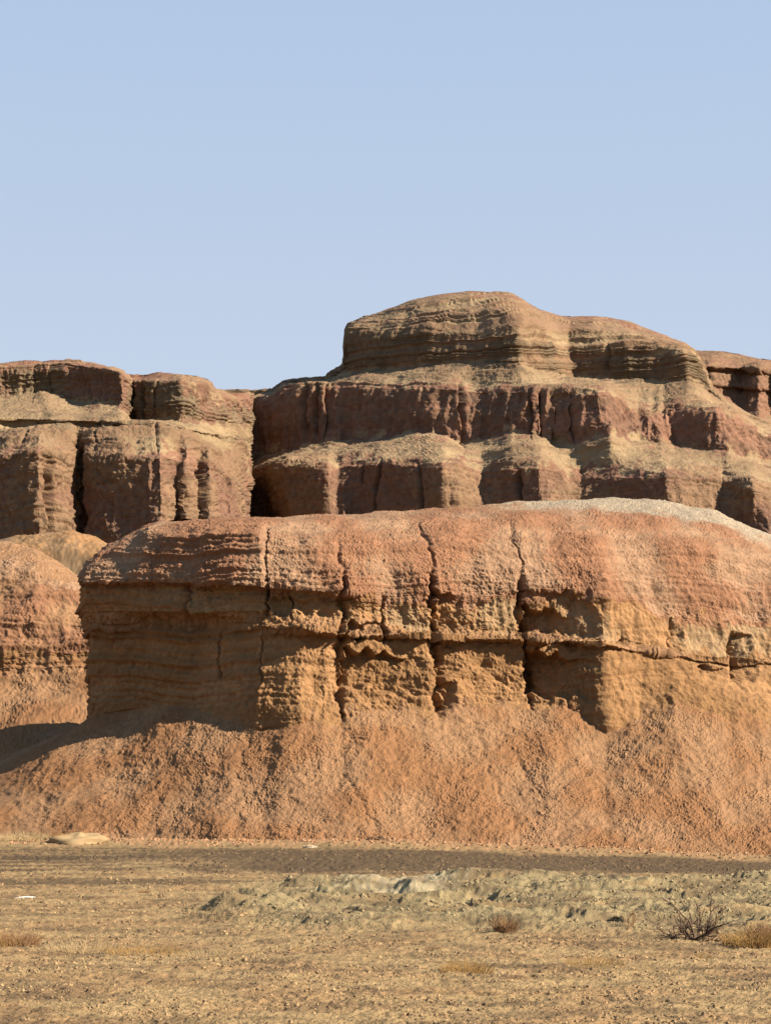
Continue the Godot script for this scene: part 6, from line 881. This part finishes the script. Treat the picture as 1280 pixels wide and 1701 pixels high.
const MESA_FAR := [
	[[1000,31.76,-2,-280],[1700,91.84,-2,-275]],
	[[1000,34.48,55.18,-304],[1060,39.75,54.39,-300.4],[1100,43.19,53.87,-298],[1155,47.87,53.21,-295],[1180,49.85,52.8,-293],[1200,52.05,53.09,-295],[1215,53.62,53.22,-296],[1230,55.21,53.35,-297],[1260,57.23,52.59,-293],[1280,60.09,53.39,-298],[1330,63.91,52.57,-294],[1400,71.12,52.9,-297],[1700,96.18,50.59,-288]],
	[[1000,35.73,61.05,-315],[1060,41.21,60.69,-311.4],[1100,44.78,60.44,-309],[1155,49.65,60.15,-306],[1180,51.72,59.43,-304],[1200,53.99,59.53,-306],[1215,55.62,59.5,-307],[1230,57.25,59.48,-308],[1260,59.38,58.33,-304],[1280,62.31,58.97,-309],[1330,66.3,58.01,-305],[1400,73.75,58.23,-308],[1700,99.86,55.25,-299]],
	[[1000,36.07,64.82,-318],[1060,41.6,64.42,-314.4],[1100,45.22,64.15,-312],[1155,50.14,63.83,-309],[1180,52.23,63.18,-307],[1200,54.52,63.37,-309],[1215,56.16,63.41,-310],[1230,57.81,63.45,-311],[1260,59.97,62.43,-307],[1280,62.91,63.25,-312],[1330,66.96,62.26,-308],[1400,74.47,62.55,-311],[1700,100.86,59.59,-302]],
	[[1000,35.93,65.08,-316.8],[1060,41.44,64.68,-313.2],[1100,45.04,64.4,-310.8],[1155,49.94,64.08,-307.8],[1180,52.03,63.42,-305.8],[1200,54.31,63.61,-307.8],[1215,55.94,63.66,-308.8],[1230,57.59,63.7,-309.8],[1260,59.73,62.68,-305.8],[1280,62.67,63.5,-310.8],[1330,66.7,62.51,-306.8],[1400,74.18,62.81,-309.8],[1700,100.46,59.84,-300.8]],
	[[1000,36.14,67.95,-318.6],[1060,41.68,67.44,-315],[1100,45.3,67.1,-312.6],[1155,50.23,66.68,-309.6],[1180,52.33,66.07,-307.6],[1200,54.62,66.33,-309.6],[1215,56.27,66.42,-310.6],[1230,57.92,66.51,-311.6],[1260,60.09,65.45,-307.6],[1280,63.03,66.32,-312.6],[1330,67.09,65.3,-308.6],[1400,74.61,65.61,-311.6],[1700,101.06,62.56,-302.6]],
	[[1000,35.95,68.22,-317],[1060,41.47,67.66,-313.4],[1100,45.07,67.29,-311],[1155,49.97,66.84,-308],[1180,52.06,66.26,-306],[1200,54.34,66.55,-308],[1215,55.98,66.66,-309],[1230,57.62,66.77,-310],[1260,59.77,65.71,-306],[1280,62.71,66.58,-311],[1330,66.74,65.54,-307],[1400,74.23,65.85,-310],[1700,100.52,62.72,-301]],
	[[1000,36.98,72.34,-326],[1060,42.66,71.57,-322.4],[1100,46.38,71.06,-320],[1155,51.44,70.41,-317],[1180,53.59,69.99,-315],[1200,55.93,70.41,-317],[1215,57.61,70.35,-318],[1230,59.3,70.29,-319],[1260,61.53,68.89,-315],[1280,64.52,69.65,-320],[1330,68.7,68.56,-316],[1400,76.38,68.83,-319],[1700,103.53,65.5,-310]],
	[[1000,38.11,75.76,-336],[1060,43.98,74.97,-332.4],[1100,47.83,74.45,-330],[1155,53.06,73.38,-327],[1180,55.29,72.89,-325],[1200,57.69,73.28,-327],[1215,59.42,73.18,-328],[1230,61.16,73.09,-329],[1260,63.48,71.62,-325],[1280,66.54,72.37,-330],[1330,70.87,71.25,-326],[1400,78.78,71.5,-329],[1700,106.87,68.03,-320]],
	[[1000,45.37,-2,-400],[1700,133.59,-2,-400]],
]
const RIDGE_CRACKS := [[0.110,0.16,[[-4.33,10.95],[-4.33,10.36],[-4.23,9.72],[-4.25,9.08]]],[0.110,0.14,[[-1.68,10.37],[-1.57,9.53],[-1.43,8.90]]],[0.140,0.18,[[1.29,11.29],[1.55,10.47],[1.77,9.72],[1.64,9.07]]],[0.140,0.16,[[4.61,11.28],[4.83,10.43],[5.04,9.78],[4.96,9.13]]],[0.100,0.40,[[-4.20,8.90],[-4.24,7.91]]],[0.170,0.42,[[-1.44,8.94],[-1.52,8.20],[-1.56,6.93],[-1.63,5.67],[-1.52,4.15]]],[0.200,0.55,[[1.62,9.02],[1.71,7.63],[1.79,6.94],[1.88,5.70],[1.92,4.32]]],[0.170,0.50,[[4.94,9.11],[4.81,7.70],[4.94,7.01],[5.12,5.97],[5.20,4.67]]],[0.100,0.30,[[-7.20,8.87],[-7.20,7.88]]],[0.080,0.25,[[-5.99,7.03],[-6.01,5.68]]],[0.060,0.20,[[-4.38,6.96],[-4.42,5.42]]],[0.220,0.40,[[12.82,7.32],[12.78,5.64]]],[0.080,0.30,[[0.00,8.38],[-0.08,7.54],[0.00,6.91]]],[0.060,0.20,[[-3.35,8.46],[-3.35,7.77]]],[0.200,0.09,[[3.03,4.26],[3.56,2.30],[4.00,1.03],[4.34,0.06]]],[0.160,0.10,[[-1.36,2.11],[-0.78,1.24],[-0.35,0.47],[-0.23,0.02]]],[0.170,0.08,[[-4.79,3.38],[-5.08,2.11],[-4.73,1.33],[-4.92,0.35]]],[0.160,0.08,[[1.84,1.24],[1.90,0.66],[2.13,0.27]]],[0.200,0.07,[[4.37,3.10],[4.76,2.10],[5.26,1.31]]],[0.220,0.07,[[8.20,3.09],[8.99,1.72],[9.96,0.25]]],[0.200,0.06,[[5.95,3.39],[6.85,1.90],[7.34,1.11]]]]
const RIDGE_ALCOVES := [[4.90,7.07,7.14,8.37,1.00,0.50],[-1.43,0.52,6.86,7.49,0.60,0.00],[-1.51,1.57,5.22,6.69,0.75,0.30],[1.80,2.72,5.64,6.86,0.50,0.00],[4.99,7.50,5.01,6.65,1.20,0.30],[1.77,2.84,7.34,8.77,0.55,0.20],[-4.09,-1.63,7.78,8.37,0.40,0.00],[8.38,8.80,6.52,6.94,0.30,0.00],[11.30,12.66,5.74,6.18,0.45,0.00],[10.42,10.94,6.54,7.97,0.35,0.00],[1.98,2.50,4.42,5.52,0.40,0.00],[12.72,13.85,5.65,7.33,0.50,0.00]]
const EAST_CRACKS := [[0.450,2.00,[[-7.48,51.96],[-7.25,48.18],[-7.48,45.43]]],[0.400,1.00,[[-10.44,52.31],[-10.85,46.69]]],[0.400,1.20,[[-8.96,52.12],[-9.44,46.35]]],[0.500,2.00,[[9.57,50.34],[9.79,42.89]]],[0.350,1.20,[[17.84,48.23],[17.84,43.25]]],[0.350,1.20,[[19.18,48.23],[19.18,43.25]]],[0.400,1.40,[[21.10,48.03],[20.88,42.48]]],[0.300,1.00,[[22.85,47.84],[23.00,41.94]]],[0.350,1.20,[[-0.58,38.89],[-1.31,36.71],[-1.46,33.07]]],[0.300,0.80,[[-2.92,38.68],[-3.14,36.85]]],[0.350,1.00,[[3.56,37.75],[3.92,32.41]]],[0.400,1.00,[[28.98,57.28],[28.82,54.11]]],[0.350,1.00,[[36.37,46.59],[36.14,41.87]]],[0.400,1.20,[[15.60,36.88],[15.74,32.27]]]]
const WEST_CRACKS := [[0.340,2.20,[[-30.33,33.89],[-30.39,30.34],[-30.33,24.42]]],[0.250,0.50,[[-29.04,36.98],[-28.67,34.26]]],[0.250,0.50,[[-35.27,37.16],[-35.75,34.61]]],[0.250,0.50,[[-23.17,36.44],[-22.39,33.91]]],[0.300,0.90,[[-32.75,32.07],[-32.58,24.53]]],[0.350,1.00,[[-27.41,43.33],[-27.22,39.05]]],[0.400,1.30,[[-20.03,32.25],[-19.32,27.24]]],[0.400,1.20,[[-18.85,32.60],[-17.94,28.04]]],[0.400,1.00,[[-26.09,42.59],[-25.97,39.41]]],[0.350,1.00,[[-24.06,42.59],[-24.18,39.29]]],[0.350,1.00,[[-35.18,44.71],[-35.05,42.79]]]]
